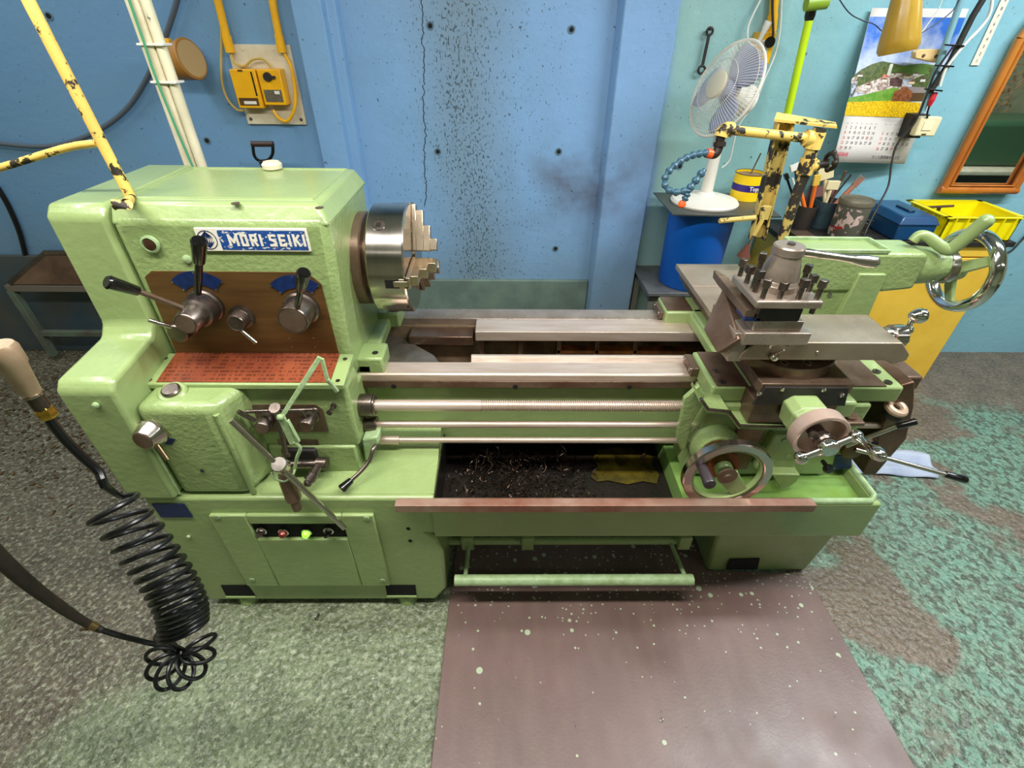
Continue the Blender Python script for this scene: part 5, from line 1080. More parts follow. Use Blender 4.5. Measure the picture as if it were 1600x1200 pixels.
def beads(par, P, r):
    P = [Vector(p) for p in P]; Q = resample(P, 60); Ltot = sum((b - a).length for a, b in zip(Q, Q[1:])); n = max(3, int(Ltot / (r * 1.9)))
    Q = resample(P, n); m = MB()
    for a, b in zip(Q, Q[1:]):
        d = (b - a); Ls = d.length; m.rev([(-0.1 * Ls, r * 0.55), (0.15 * Ls, r * 0.95), (0.45 * Ls, r), (0.62 * Ls, r * 0.75), (0.98 * Ls, r * 0.5), (1.05 * Ls, r * 0.5)], a, d, 14)
    return obj('segmented_hose', m, LOC, par, label='blue grey segmented hose')
obj('orange_collar', MB().cyl((0.6401, 1.64, 1.305), (0.6225, 1.638, 1.3089), 0.014, seg=12), ORA, cw)
Hc = [(0.6265, 1.638, 1.309), (0.57, 1.62, 1.3047), (0.5215, 1.6, 1.2828), (0.4916, 1.585, 1.2546), (0.4897, 1.575, 1.2308), (0.5042, 1.565, 1.2145), (0.5335, 1.56, 1.2103), (0.5631, 1.56, 1.2201)]
beads(cw, Hc, 0.0115)
beads(cw, [(0.5631, 1.56, 1.2201), (0.5794, 1.565, 1.2415), (0.5948, 1.57, 1.2663), (0.6042, 1.575, 1.2744)], 0.0125)
beads(cw, [(0.5631, 1.56, 1.2201), (0.5596, 1.555, 1.2024), (0.5513, 1.55, 1.1883)], 0.0115)
obj('orange_nozzle', MB().rev([(0, 0.009), (0.008, 0.012), (0.016, 0.011), (0.02, 0.006), (0.02, 0)], (0.5493, 1.55, 1.1883), (-0.1, -0.1, -1), 14), ORA, cw)
# channel
m = MB(); tA = Vector((0.8563, 1.69, 1.3973)); tB = Vector((0.8838, 1.69, 1.0237)); dd = (tB - tA).normalized()
m.obox((tA + tB) / 2, dd, (1, 0, 0), (0, 1, 0), (tB - tA).length / 2, 0.024, 0.003)
for sx in (-0.023, 0.023): m.obox((tA + tB) / 2 + Vector((sx, -0.013, 0)), dd, (1, 0, 0), (0, 1, 0), (tB - tA).length / 2, 0.003, 0.014)
cn = obj('channel_bracket', m, YCHIP2, cw, 0.001, label='upright chipped yellow steel channel')
m = MB(); m.hexa([(0.8161, 1.66, 1.3941), (0.9974, 1.63, 1.3812), (1.0325, 1.7, 1.3798), (0.8478, 1.72, 1.4038), (0.8138, 1.66, 1.401), (0.9946, 1.63, 1.388), (1.0289, 1.7, 1.3887), (0.8449, 1.72, 1.4126)]); obj('top_bar', m, YCHIP, cw)
m = MB(); m.tube([(0.8511, 1.665, 1.1032), (0.7228, 1.65, 1.0962)], 0.009, 8, False); m.tube([(0.8631, 1.665, 1.1417), (0.8716, 1.66, 1.0942), (0.8609, 1.66, 1.0432)], 0.008, 8, False); m.obox((0.8785, 1.665, 1.1206), (1, 0, 0), (0, 1, 0), (0, 0, 1), 0.012, 0.01, 0.022); obj('channel_clamp', m, YCHIP2, cw, 0.001)
bs = thing('hanging_brush', (0.8557, 1.66, 1.016), 'small brown bristle brush hanging below the yellow channel', 'brush')
obj('wire_loop', MB().tube([(0.8595, 1.66, 1.0477), (0.8574, 1.66, 1.0251), (0.8576, 1.66, 1.0021)], 0.004, 8), ALU, bs)
obj('bristles', MB().rev([(0, 0.006), (0.01, 0.010), (0.045, 0.024), (0.047, 0)], (0.8503, 1.66, 1.0113), Vector((0.8446, 1.66, 0.9454)) - Vector((0.8503, 1.66, 1.0113)), 18), mat('brown_bristle', (86, 44, 30), 0.9, bump=0.8, bs=160, stretch=(1, 1, 0.1)), bs)

# ================================================================ right side, by the wall
# low stool, drum, plate, fan
st = thing('low_stool', (0.85, 2.4, 0), 'low dark steel stool under the blue drum', 'stool')
obj('stool_top', MB().box(0.705, 1.10, 2.20, 2.545, 0.545, 0.565), mat('dark_worn_top', (70, 70, 70), 0.45, 0.3, c2=(110, 112, 112), ns=6), st, 0.003)
obj('apron_frame', MB().box(0.715, 1.09, 2.21, 2.53, 0.515, 0.545), STEELD, st)
for x in (0.73, 1.075):
    for y in (2.225, 2.52): obj('leg', MB().box(x - 0.014, x + 0.014, y - 0.014, y + 0.014, 0, 0.545), mat('grey_leg', (126, 124, 116), 0.4, 0.5) if 'grey_leg' not in bpy.data.materials else bpy.data.materials['grey_leg'], st)
BLUEP = mat('bright_blue_plastic', (0, 92, 190), 0.42)
dr = thing('blue_drum', (0.935, 2.345, 0.566), 'tall bright blue plastic drum standing on the low stool', 'drum')
obj('drum_body', MB().rev([(0, 0), (0, 0.135), (0.01, 0.142), (0.37, 0.152), (0.392, 0.152), (0.392, 0.146), (0.37, 0.14), (0.37, 0)], (0.935, 2.345, 0.566), (0, 0, 1), 48), BLUEP, dr)
m = MB(); m.prism([(0.731, 2.15), (1.20, 2.13), (1.23, 2.50), (0.731, 2.50)], 'Z', 0.9585, 0.964)
o = obj('steel_sheet', m, mat('dull_grey_sheet', (104, 104, 100), 0.4, 0.6, c2=(84, 82, 78), ns=5)); tag(o, 'flat grey steel sheet lying on top of the blue drum', 'steel sheet')
FANW = mat('fan_cream_white', (226, 220, 208), 0.4)
fn = thing('desk_fan', (0.925, 2.33, 0.965), 'white electric desk fan on the steel sheet above the blue drum', 'fan')
fb = Vector((0.925, 2.33, 0.965))
obj('fan_base', MB().rev([(0, 0), (0, 0.15), (0.008, 0.153), (0.018, 0.145), (0.032, 0.09), (0.038, 0.045), (0.05, 0.032), (0.052, 0)], fb, (0, 0, 1), 48), FANW, fn)
fcn = Vector((0.8834, 2.28, 1.4223)); fnn = Vector((-0.88, -0.30, 0.34)).normalized()
obj('fan_neck', MB().tube([fb + Vector((0.0, 0.0, 0.04)), fb + Vector((0.0, 0.0, 0.33)), fcn - fnn * 0.09 + Vector((0, 0, -0.03))], [0.028, 0.022, 0.022], 18, False), FANW, fn)
obj('motor_housing', MB().rev([(-0.15, 0.0), (-0.148, 0.035), (-0.13, 0.058), (-0.06, 0.062), (-0.03, 0.055)], fcn, fnn, 28), FANW, fn)
RF = 0.176
a_ = fnn.cross(Vector((0, 0, 1))).normalized(); b_ = fnn.cross(a_)
def dome(front):
    m = MB(); n = 84 if front else 60
    for k in range(n):
        t = 2 * PI * k / n; e = a_ * math.cos(t) + b_ * math.sin(t); P = []
        for s in (0.18, 0.45, 0.7, 0.9, 0.985, 1.0):
            h = (0.052 * (1 - (s / 1.02) ** 4)) * (1 if front else -1.2) + (0.0 if front else 0)
            P.append(fcn + e * RF * s + fnn * h)
        m.tube(P, 0.00085, 4, False)
    for s in ((0.55, 0.93) if front else (0.6, 0.9)):
        h = 0.052 * (1 - (s / 1.02) ** 4) * (1 if front else -1.2); m.torus(fcn + fnn * h, fnn, RF * s, 0.001, 64, 5)
    return m
obj('front_grille', dome(True), FANW, fn); obj('rear_grille', dome(False), FANW, fn)
obj('grille_rim', MB().torus(fcn, fnn, RF, 0.0055, 72, 8), FANW, fn)
hcp = obj('hub_badge', MB().rev([(0.046, 0.0), (0.046, 0.05), (0.056, 0.05), (0.059, 0.044), (0.059, 0)], fcn, fnn, 36), mat('fan_badge_cream', (212, 204, 180), 0.45), fn)
BL = mat('translucent_blue_blade', (186, 192, 222), 0.25, trans=0.35)
for k in range(3):
    m = MB(); G = []
    for i in range(9):
        s = 0.22 + 0.68 * i / 8; w_ = 0.35 + 0.55 * math.sin(PI * min(1, s * 0.95)); row = []
        for j in range(9):
            t = 2 * PI * k / 3 + (j / 8 - 0.5) * w_ * 1.7; e = a_ * math.cos(t) + b_ * math.sin(t); row.append(m.bm.verts.new(fcn + e * RF * s + fnn * (0.016 * (j / 8 - 0.5) * 2 - 0.006)))
        G.append(row)
    for i in range(8):
        for j in range(8): m.face([G[i][j], G[i + 1][j], G[i + 1][j + 1], G[i][j + 1]])
    o = obj('fan_blade', m, BL, fn, sm=80); s_ = o.modifiers.new('thickness', 'SOLIDIFY'); s_.thickness = 0.002
obj('blade_hub', MB().rev([(-0.02, 0.04), (0.022, 0.036), (0.026, 0.03), (0.026, 0)], fcn, fnn, 24), BL, fn)
# yellow tin
tn = thing('yellow_tin', (1.135, 2.42, 0.965), 'small yellow tin with a purple band and a stick inside, behind the fan base', 'tin')
obj('tin_body', MB().rev([(0, 0), (0, 0.068), (0.115, 0.068), (0.115, 0.064), (0.105, 0.064), (0.105, 0)], (1.145, 2.41, 0.965), (0, 0, 1), 40), mat('yellow_tin_print', (246, 206, 20), 0.35), tn)
bt = obj('purple_band', MB().rev([(0.042, 0.0684), (0.072, 0.0684)], (1.145, 2.41, 0.965), (0, 0, 1), 40), mat('purple_print', (52, 30, 118), 0.4), tn)
text('Topp', (1.155, 2.3405, 1.022), 0.026, WHITE, bt, ex=0.0006, bold=0.0006)
obj('tin_rim', MB().torus((1.145, 2.41, 1.08), (0, 0, 1), 0.067, 0.0025, 40, 6), STEELO, tn)
obj('tin_contents', MB().cyl((1.145, 2.41, 1.06), (1.145, 2.41, 1.0715), 0.0635, seg=32), mat('brown_paste', (150, 120, 84), 0.6), tn)
o = obj('stirring_stick', MB().cyl((1.15, 2.42, 1.072), (1.175, 2.43, 1.16), 0.0035, seg=8), STEELO); tag(o, 'thin metal stick standing in the yellow tin', 'stick')
# wrench on a nail
wr = thing('ring_spanner', (0.99, 2.54, 1.6), 'dark ring spanner hanging on the wall above the fan', 'spanner')
w0 = Vector((0.8616, 2.54, 1.6106)); w1 = Vector((0.8603, 2.54, 1.5042)); dw = (w1 - w0).normalized()
m = MB(); m.torus(w0, YD, 0.0125, 0.0052, 24, 8); m.obox((w0 + w1) / 2 + dw * 0.012, dw, (1, 0, 0.2), (0, 1, 0), (w1 - w0).length / 2, 0.006, 0.003); m.torus(w1 + dw * 0.03, YD, 0.014, 0.005, 24, 8)
obj('spanner_body', m, BLACKM, wr); obj('nail', MB().cyl((w0.x, 2.56, w0.z + 0.006), (w0.x, 2.525, w0.z + 0.006), 0.004, seg=8), STEELD, wr)
# outlet box
ob = thing('outlet_box', (1.2, 2.54, 1.55), 'yellow wall outlet box above and right of the fan', 'outlet')
oq = [(1.0495, 2.5, 1.6107),(1.1326, 2.5, 1.6116),(1.1368, 2.5, 1.4998),(1.0648, 2.5, 1.499)]
ox0, ox1, oz0, oz1 = (oq[0][0] + oq[3][0]) / 2, (oq[1][0] + oq[2][0]) / 2, oq[3][2], oq[0][2]
obj('box', MB().box(ox0, ox1, 2.505, 2.56, oz0, oz1), YELLOW, ob, 0.003)
pl = obj('socket_face', MB().box((ox0 + ox1) / 2 - 0.017, (ox0 + ox1) / 2 + 0.017, 2.503, 2.506, oz0 + 0.03, oz0 + 0.085), WHITE, ob, 0.001)
for dx in (-0.006, 0.006): obj('socket_slot', MB().box((ox0 + ox1) / 2 + dx - 0.0015, (ox0 + ox1) / 2 + dx + 0.0015, 2.5022, 2.504, oz0 + 0.038, oz0 + 0.052), HOLE, pl)
o = wallpipe([(1.0679, 2.535, 1.8365), (1.0956, 2.535, 1.7379), (1.1213, 2.535, 1.6112)], 0.0175, 'yellow conduit pipe coming down to the outlet box above the fan')
pg = thing('black_plug', (1.1022, 2.48, 1.5789), 'round black plug with a black cable, in the yellow outlet box', 'plug')
obj('plug_body', MB().cyl((1.1132, 2.503, 1.5763), (1.1007, 2.475, 1.5768), 0.02), BLACK, pg)
obj('plug_cable', MB().tube([(1.1096, 2.48, 1.5811), (1.1094, 2.49, 1.6114), (1.0835, 2.5, 1.6956), (1.0532, 2.5, 1.7952)], 0.005, 8), BLACKM, pg)
WC = mat('white_cord', (222, 222, 214), 0.45)
wp2 = thing('white_plug', (1.0575, 2.47, 1.596), 'white plug on a looped white cord hanging beside the outlet box', 'plug')
obj('plug_body', MB().rev([(0, 0.0), (0, 0.008), (0.03, 0.010), (0.055, 0.014), (0.075, 0.014), (0.075, 0)], (1.0595, 2.49, 1.5738), Vector((1.0689, 2.48, 1.6239)) - Vector((1.0595, 2.49, 1.5738)), 14), WHITE, wp2)
for k in (0, 0.012): obj('plug_prong', MB().bar(Vector((1.0663, 2.48, 1.6239)) + Vector((k, 0, 0)), Vector((1.0701, 2.48, 1.6451)) + Vector((k, 0, 0)), 0.004, 0.003), BLACKM, wp2)
obj('cord', MB().tube([(1.0595, 2.49, 1.5738), (1.0455, 2.5, 1.5623), (1.0252, 2.52, 1.5839), (1.0162, 2.53, 1.6275), (1.0261, 2.53, 1.6747), (1.0417, 2.53, 1.7269), (1.0402, 2.53, 1.797)], 0.004, 8), WC, wp2)
o = obj('fan_cord', MB().tube([(1.1241, 2.55, 1.7592), (1.1625, 2.55, 1.6225), (1.1568, 2.52, 1.5335), (1.1079, 2.45, 1.4446), (1.095, 2.45, 1.3607), (1.0496, 2.45, 1.2724), (1.0457, 2.45, 1.1936), (1.051, 2.46, 1.1234), (1.0238, 2.46, 1.0894)], 0.0035, 8), WC); tag(o, 'thin white cord running down behind the fan', 'cord')
# lime pole
lp_ = thing('lime_pole', (1.28, 2.37, 0.825), 'bright lime green pole standing on the cabinet against the wall', 'pole')
lq0 = Vector((1.1947, 2.4, 1.7041)); lq1 = Vector((1.2252, 2.38, 1.2335)); ld = (lq1 - lq0).normalized(); lend = lq0 + ld * ((lq0.z - 0.826) / -ld.z)
obj('pole', MB().tube([lq0, lend], 0.0155, 18, False), mat('lime_green', (190, 222, 20), 0.35), lp_)
up = lq0 - ld * 0.5; obj('upper_rod', MB().tube([lq0, up], 0.014, 14, False), mat('dark_green_rod', (70, 110, 40), 0.4), lp_)
m = MB(); m.rev([(-0.02, 0.017), (0.0, 0.020), (0.07, 0.020), (0.085, 0.016)], lq0 - ld * 0.03, ld, 18); obj('black_clamp', m, BLACK, lp_)
m = MB(); m.rev([(-0.04, 0.024), (0.04, 0.024)], lq0 + Vector((0, -0.028, 0.0)), (1, 0, 0.1), 18); obj('clamp_knob', m, mat('olive_green_plastic', (140, 170, 50), 0.4), lp_)

# ---- calendar
TL, TR, BR_, BL_ = Vector((1.52, 2.545, 1.696)), Vector((1.927, 2.545, 1.698)), Vector((1.927, 2.515, 1.102)), Vector((1.52, 2.425, 1.126))
def CP(u, v, off=0.0):
    bow = 0.0
    p = TL * (1 - u) * (1 - v) + TR * u * (1 - v) + BR_ * u * v + BL_ * (1 - u) * v
    return p + Vector((0, -off, 0))
def cgrid(u0, u1, v0, v1, off, nu=6, nv=8):
    m = MB(); G = [[m.bm.verts.new(CP(u0 + (u1 - u0) * i / nu, v0 + (v1 - v0) * j / nv, off)) for j in range(nv + 1)] for i in range(nu + 1)]
    for i in range(nu):
        for j in range(nv): m.face([G[i][j], G[i + 1][j], G[i + 1][j + 1], G[i][j + 1]])
    return m
cal = thing('wall_calendar', (1.72, 2.545, 1.1), 'wall calendar with a village photograph above two months of dates', 'calendar')
PAPER = mat('calendar_paper', (226, 218, 212), 0.6)
o = obj('sheet', cgrid(0, 1, 0, 1, 0), PAPER, cal, sm=80); s_ = o.modifiers.new('thickness', 'SOLIDIFY'); s_.thickness = 0.003; s_.offset = 0
def sky_mat():
    t = NT('printed_sky'); x, y, z = t.xyz()
    n = t.noise(7, 5, 0.6); f = t.math('ADD', t.step(n, 0.35, 0.7, -0.2, 0.9), t.step(z, 1.66, 1.45, -0.25, 0.5))
    f = t.math('ADD', f, t.step(x, 1.6, 1.95, -0.2, 0.3))
    t.inp('Base Color', t.mix(t.math('MINIMUM', t.math('MAXIMUM', f, 0.0), 1.0), lin((44, 108, 206)), lin((214, 222, 236)))); t.inp('Roughness', 0.4); return t.m
pic = obj('village_photograph', cgrid(0.0, 1.0, 0.05, 0.675, 0.0022), sky_mat(), cal, sm=80)
PR = {}
def pm(c, c2=None, ns=60):
    k = (c, c2)
    if k not in PR: PR[k] = mat('print_colour', c, 0.45, c2=c2, ns=ns, spread=(0.42, 0.58))
    return PR[k]
def cpoly(pts, c, c2=None, off=0.003, ns=60, name='printed_shape'):
    m = MB(); vs = [m.bm.verts.new(CP(u, v, off)) for u, v in pts]; m.face(vs); bmesh.ops.triangulate(m.bm, faces=m.bm.faces)
    return obj(name, m, pm(c, c2, ns), pic)
cpoly([(-0.023, 0.418), (0.048, 0.373), (0.157, 0.335), (0.264, 0.315), (0.434, 0.331), (0.590, 0.348), (0.953, 0.340), (0.979, 0.460), (0.762, 0.501), (-0.010, 0.501)], (66, 84, 44), (104, 112, 60), 0.0028, 90, 'printed_hill')
cpoly([(0.384, 0.377), (0.512, 0.340), (0.722, 0.323), (0.921, 0.335), (0.930, 0.381), (0.620, 0.398)], (92, 128, 56), None, 0.0031, name='printed_meadow')
cpoly([(-0.033, 0.431), (0.060, 0.402), (0.466, 0.389), (0.917, 0.373), (0.916, 0.522), (0.002, 0.530)], (150, 120, 110), (222, 214, 206), 0.0030, 75, 'printed_rooftops')
cpoly([(-0.010, 0.555), (0.174, 0.530), (0.480, 0.480), (0.549, 0.480), (0.544, 0.576), (-0.005, 0.584)], (92, 150, 44), (120, 160, 60), 0.0034, name='printed_meadow')
cpoly([(-0.013, 0.584), (0.529, 0.563), (0.889, 0.571), (0.908, 0.673), (-0.009, 0.673)], (250, 206, 6), (196, 150, 10), 0.0036, 170, 'printed_flower_field')
cpoly([(-0.013, 0.460), (0.056, 0.443), (0.151, 0.468), (0.164, 0.542), (0.002, 0.563)], (70, 74, 92), (200, 206, 220), 0.0034, 50, 'printed_house')
cpoly([(0.107, 0.455), (0.174, 0.435), (0.269, 0.460), (0.270, 0.505), (0.146, 0.505)], (236, 224, 190), None, 0.0037, name='printed_house')
cpoly([(0.179, 0.414), (0.286, 0.389), (0.385, 0.406), (0.346, 0.460), (0.269, 0.460), (0.179, 0.431)], (206, 92, 62), (226, 140, 110), 0.0039, 90, 'printed_red_roof')
cpoly([(0.360, 0.331), (0.397, 0.331), (0.400, 0.406), (0.360, 0.402)], (228, 226, 214), None, 0.0040, name='printed_church_tower')
cpoly([(0.409, 0.422), (0.492, 0.410), (0.565, 0.431), (0.574, 0.472), (0.434, 0.468)], (104, 74, 72), (70, 48, 44), 0.0040, name='printed_house')
cpoly([(0.510, 0.505), (0.625, 0.468), (0.744, 0.509), (0.734, 0.563), (0.516, 0.567)], (168, 96, 52), (110, 62, 36), 0.0042, 120, 'printed_barn')
cpoly([(0.625, 0.468), (0.865, 0.472), (0.904, 0.505), (0.744, 0.509)], (150, 138, 138), None, 0.0044, name='printed_barn_roof')
cpoly([(0.744, 0.509), (0.904, 0.505), (0.912, 0.559), (0.734, 0.563)], (92, 66, 36), None, 0.0044, name='printed_barn_side')
for (a, b, w_, h_, c1, c2) in ((0.176, 0.472, 9, 7, (240, 232, 210), (120, 70, 60)), (0.495, 0.389, 8, 6, (236, 230, 220), (130, 84, 76)), (0.595, 0.406, 9, 6, (246, 238, 214), (150, 96, 70)), (0.690, 0.389, 8, 6, (230, 226, 222), (110, 84, 80)), (0.676, 0.439, 10, 7, (240, 214, 170), (136, 96, 88)), (0.801, 0.422, 8, 7, (238, 234, 230), (96, 76, 74)), (0.353, 0.431, 7, 6, (238, 230, 214), (150, 76, 60)), (0.055, 0.406, 8, 5, (222, 214, 210), (112, 80, 78))):
    u_, v_ = a, b; du = w_ / 266; dv = h_ / 483
    cpoly([(u_ - du, v_ - dv * 0.2), (u_ + du, v_ - dv * 0.2), (u_ + du, v_ + dv), (u_ - du, v_ + dv)], c1, None, 0.0046, name='printed_house')
    cpoly([(u_ - du * 1.25, v_ - dv * 0.1), (u_, v_ - dv * 1.1), (u_ + du * 1.25, v_ - dv * 0.1)], c2, None, 0.0048, name='printed_roof')
INK = mat('dark_print_ink', (64, 60, 66), 0.6); INKR = mat('red_print_ink', (206, 60, 70), 0.6); INKP = mat('pinkish_red_ink', (226, 40, 80), 0.6)
def ctext(s, u, v, h, mt, par, name='date', xs=1.0):
    o = text(s, (0, 0, 0), h, mt, None, name, ex=0.0, xs=xs)
    me = o.data
    for vt in me.vertices:
        uu = u + vt.co.x / 0.407; vv = v - vt.co.z / 0.6
        vt.co = CP(uu, vv, 0.0032) - cal_loc
    o.parent = par; o.location = (0, 0, 0); return o
cal_loc = org(cal)
def months():
    for mo, u0, first, n, red in ((0, 0.075, 0, 31, (20,)), (1, 0.60, 4, 31, (29,))):
        pass
rows0 = ['1 2 3 4 5 6 7', '8 9 10 11 12 13 14', '15 16 17 18 19 20 21', '22 23 24 25 26 27 28', '29 30 31']
for r, row in enumerate(rows0):
    for k, d in enumerate(row.split()): ctext(d, 0.055 + k * 0.0605, 0.752 + r * 0.0355, 0.0175, INKR if (k == 0 or d == '20') else INK, cal, xs=0.8)
rows1 = [[None, None, None, None, '1', '2', '3'], '5 6 7 8 9 10'.split(), '12 13 14 15 16 17'.split(), '19 20 21 22 23 24'.split(), '26 27 28 29 30'.split()]
rows1 = [[None, None, None, '1', '2', '3', '4'], '5 6 7 8 9 10 11'.split(), '12 13 14 15 16 17 18'.split(), '19 20 21 22 23 24 25'.split(), '26 27 28 29 30'.split()]
for r, row in enumerate(rows1):
    for k, d in enumerate(row):
        if d: ctext(d, 0.545 + k * 0.0625, 0.752 + r * 0.0355, 0.0175, INKR if (k == 0 or d == '29') else INK, cal, xs=0.8)
for k in range(14): ctext('—', (0.055 + k * 0.0605) if k < 7 else (0.545 + (k - 7) * 0.0625), 0.722, 0.012, INK, cal, 'weekday')
ctext('ASAHI', 0.10, 0.942, 0.026, INKP, cal, 'lettering', 0.8)
ctext('株式会社', 0.82, 0.957, 0.017, INK, cal, 'lettering', 0.95)
ctext('さくら豊精機', 0.62, 0.957, 0.017, INK, cal, 'lettering', 0.95)
# ---- amber bottle
bo = thing('amber_bottle', (1.167, 1.75, 1.5716), 'translucent amber plastic bottle hanging in front of the calendar', 'bottle')
q0 = Vector((1.1693, 1.75, 1.5668)); q1 = Vector((1.1341, 1.78, 1.7628)); dd = (q1 - q0).normalized()
AMB = mat('amber_plastic', (204, 164, 62), 0.2, c2=(184, 146, 50), ns=8, trans=0.35)
obj('bottle_body', MB().rev([(0, 0), (0.004, 0.035), (0.0, 0.047), (0.012, 0.053), (0.03, 0.052), (0.10, 0.042), (0.16, 0.034), (0.2, 0.031), (0.26, 0.018), (0.28, 0.012), (0.30, 0.012), (0.30, 0)], q0, dd, 36), AMB, bo)
obj('hanging_string', MB().tube([q0 + dd * 0.30, q0 + dd * 0.30 + Vector((0, 0, 1.2))], 0.0015, 6, False), WC, bo)
# thin dark wire crossing the calendar
o = obj('thin_wire', MB().tube([(1.1984, 2.3, 1.7476), (1.2875, 2.3, 1.6774), (1.3551, 2.3, 1.651), (1.4045, 2.3, 1.6398), (1.4617, 2.3, 1.6127), (1.559, 2.3, 1.5976), (1.6182, 2.3, 1.6283), (1.685, 2.3, 1.6874), (1.6846, 2.3, 1.753)], 0.0022, 6), mat('dark_blue_wire', (40, 52, 70), 0.5)); tag(o, 'thin dark wire sagging across the top of the calendar', 'wire')
# ---- pole with strapped cables
pw = thing('cable_pole', (1.85, 2.38, 1.3), 'pale blue pole with black cable and zip ties, right of the calendar', 'pole')
k0 = Vector((1.7782, 2.42, 1.7981)); k1 = Vector((1.829, 2.42, 1.3317))
obj('pole', MB().tube([k0 + (k0 - k1) * 1.0, k1], 0.0125, 14, False), mat('pale_blue_pole_paint', (128, 172, 184), 0.4), pw)
m = MB(); m.tube([(1.8714, 2.4, 1.7978), (1.8458, 2.4, 1.6712), (1.8373, 2.4, 1.5232), (1.81, 2.4, 1.4064)], 0.0115, 12, False); obj('black_cable', m, BLACKM, pw)
obj('white_cable', MB().tube([(1.863, 2.4, 1.7789), (1.9053, 2.4, 1.692), (1.902, 2.4, 1.6412), (1.8548, 2.39, 1.5737), (1.8267, 2.39, 1.4947), (1.8327, 2.39, 1.4333)], 0.006, 8), WC, pw)
for a, b in (((1478, 70), (1504, 72)), ((1462, 102), (1489, 104)), ((1446, 139), (1471, 141))):
    pass
for pa, pb in (((1.7729, 2.385, 1.5773), (1.8535, 2.385, 1.5738)), ((1.7704, 2.385, 1.5078), (1.85, 2.385, 1.5042)), ((1.7711, 2.385, 1.4238), (1.8485, 2.385, 1.4176))):
    obj('zip_tie', MB().bar(pa, pb, 0.006, 0.009, (0, -1, 0)), BLACK, pw, 0.001)
obj('string_loop', MB().tube([(1.6797, 2.38, 1.7378), (1.6833, 2.38, 1.6891), (1.6641, 2.38, 1.6387), (1.6489, 2.38, 1.593), (1.6573, 2.38, 1.5505)], 0.0022, 6), WC, pw)
WOOD = mat('pale_wood', (232, 198, 140), 0.6, c2=(218, 180, 120), ns=8)
wb = thing('wood_block', (1.7954, 2.46, 1.5312), 'pale wood block with two screws beside the cable pole', 'wood block')
obj('block', MB().slab([(1.706, 2.44, 1.5511),(1.7256, 2.44, 1.5601),(1.8247, 2.44, 1.5611),(1.8363, 2.44, 1.5145),(1.8038, 2.44, 1.5142),(1.7145, 2.44, 1.529)], (0, 0.03, 0)), WOOD, wb, 0.003)
for q in [(1.745, 2.44, 1.5382),(1.7974, 2.44, 1.5365)]: obj('screw', MB().rev([(0, 0.0065), (0.002, 0.0065), (0.003, 0.003), (0.001, 0)], q, YD, 14), STEELO, wb)
rc = thing('red_clip', (1.835, 2.4, 1.3852), 'red clip hanging at the lower end of the cable pole', 'clip')
m = MB(); m.tube([(1.8351, 2.4, 1.4114), (1.8335, 2.4, 1.3828), (1.8349, 2.4, 1.3587)], [0.009, 0.012, 0.006], 12); obj('clip_sleeve', m, mat('red_plastic', (206, 36, 52), 0.4), rc)
obj('clip_lead', MB().tube([(1.8349, 2.4, 1.3587), (1.8469, 2.41, 1.3331), (1.8649, 2.42, 1.3121)], 0.004, 8), BLACKM, rc)
sb = thing('pull_switch', (1.9008, 2.45, 1.2725), 'cream switch box hanging at the right edge of the calendar', 'switch')
m = MB(); m.box(1.84, 1.935, 2.42, 2.455, 1.238, 1.315); obj('switch_case', m, mat('old_cream_plastic', (232, 218, 176), 0.45), sb, 0.005)
obj('backing_block', MB().box(1.825, 1.90, 2.455, 2.54, 1.225, 1.32), BLACKM, sb)
rk = obj('rocker', MB().box(1.862, 1.905, 2.417, 2.421, 1.262, 1.298), mat('cream_rocker', (240, 228, 190), 0.4), sb, 0.001)
obj('switch_emblem', MB().box(1.872, 1.892, 2.4185, 2.4195, 1.243, 1.249), STEELO, sb)
o = obj('power_cord', MB().tube([(1.8079, 2.38, 1.5735), (1.7811, 2.38, 1.4859), (1.7864, 2.38, 1.4034), (1.7882, 2.38, 1.3019), (1.7523, 2.38, 1.2124), (1.7495, 2.36, 1.1365), (1.7579, 2.33, 1.0471), (1.715, 2.28, 0.9692), (1.6804, 2.24, 0.8995), (1.6618, 2.21, 0.8469), (1.6935, 2.2, 0.7615)], 0.0042, 8), BLACKM); tag(o, 'black cord hanging from the cable pole down behind the tailstock', 'cord')
# ruler strip
rs = thing('ruler_strip', (2.1, 2.556, 1.45), 'white ruler strip with small marks stuck on the wall by the mirror', 'ruler')
rq = [(2.0531, 2.556, 1.7285),(2.0852, 2.556, 1.7289),(2.0914, 2.556, 1.5017),(2.0543, 2.556, 1.5013)]
m = MB(); e0 = Vector(rq[0]); e1 = Vector(rq[3]); ru = (e0 - e1); m.slab([rq[3], rq[2], Vector(rq[1]) + ru * 0.4, Vector(rq[0]) + ru * 0.4], (0, -0.0015, 0)); obj('strip', m, SIGNW, rs)
for k in range(9):
    p = (Vector(rq[3]) + Vector(rq[2])) / 2 + ru * (0.07 + 0.115 * k); o = text(str(k + 1), p + Vector((0, -0.0022, 0)), 0.016, INK, rs, 'numeral', ex=0.0002)
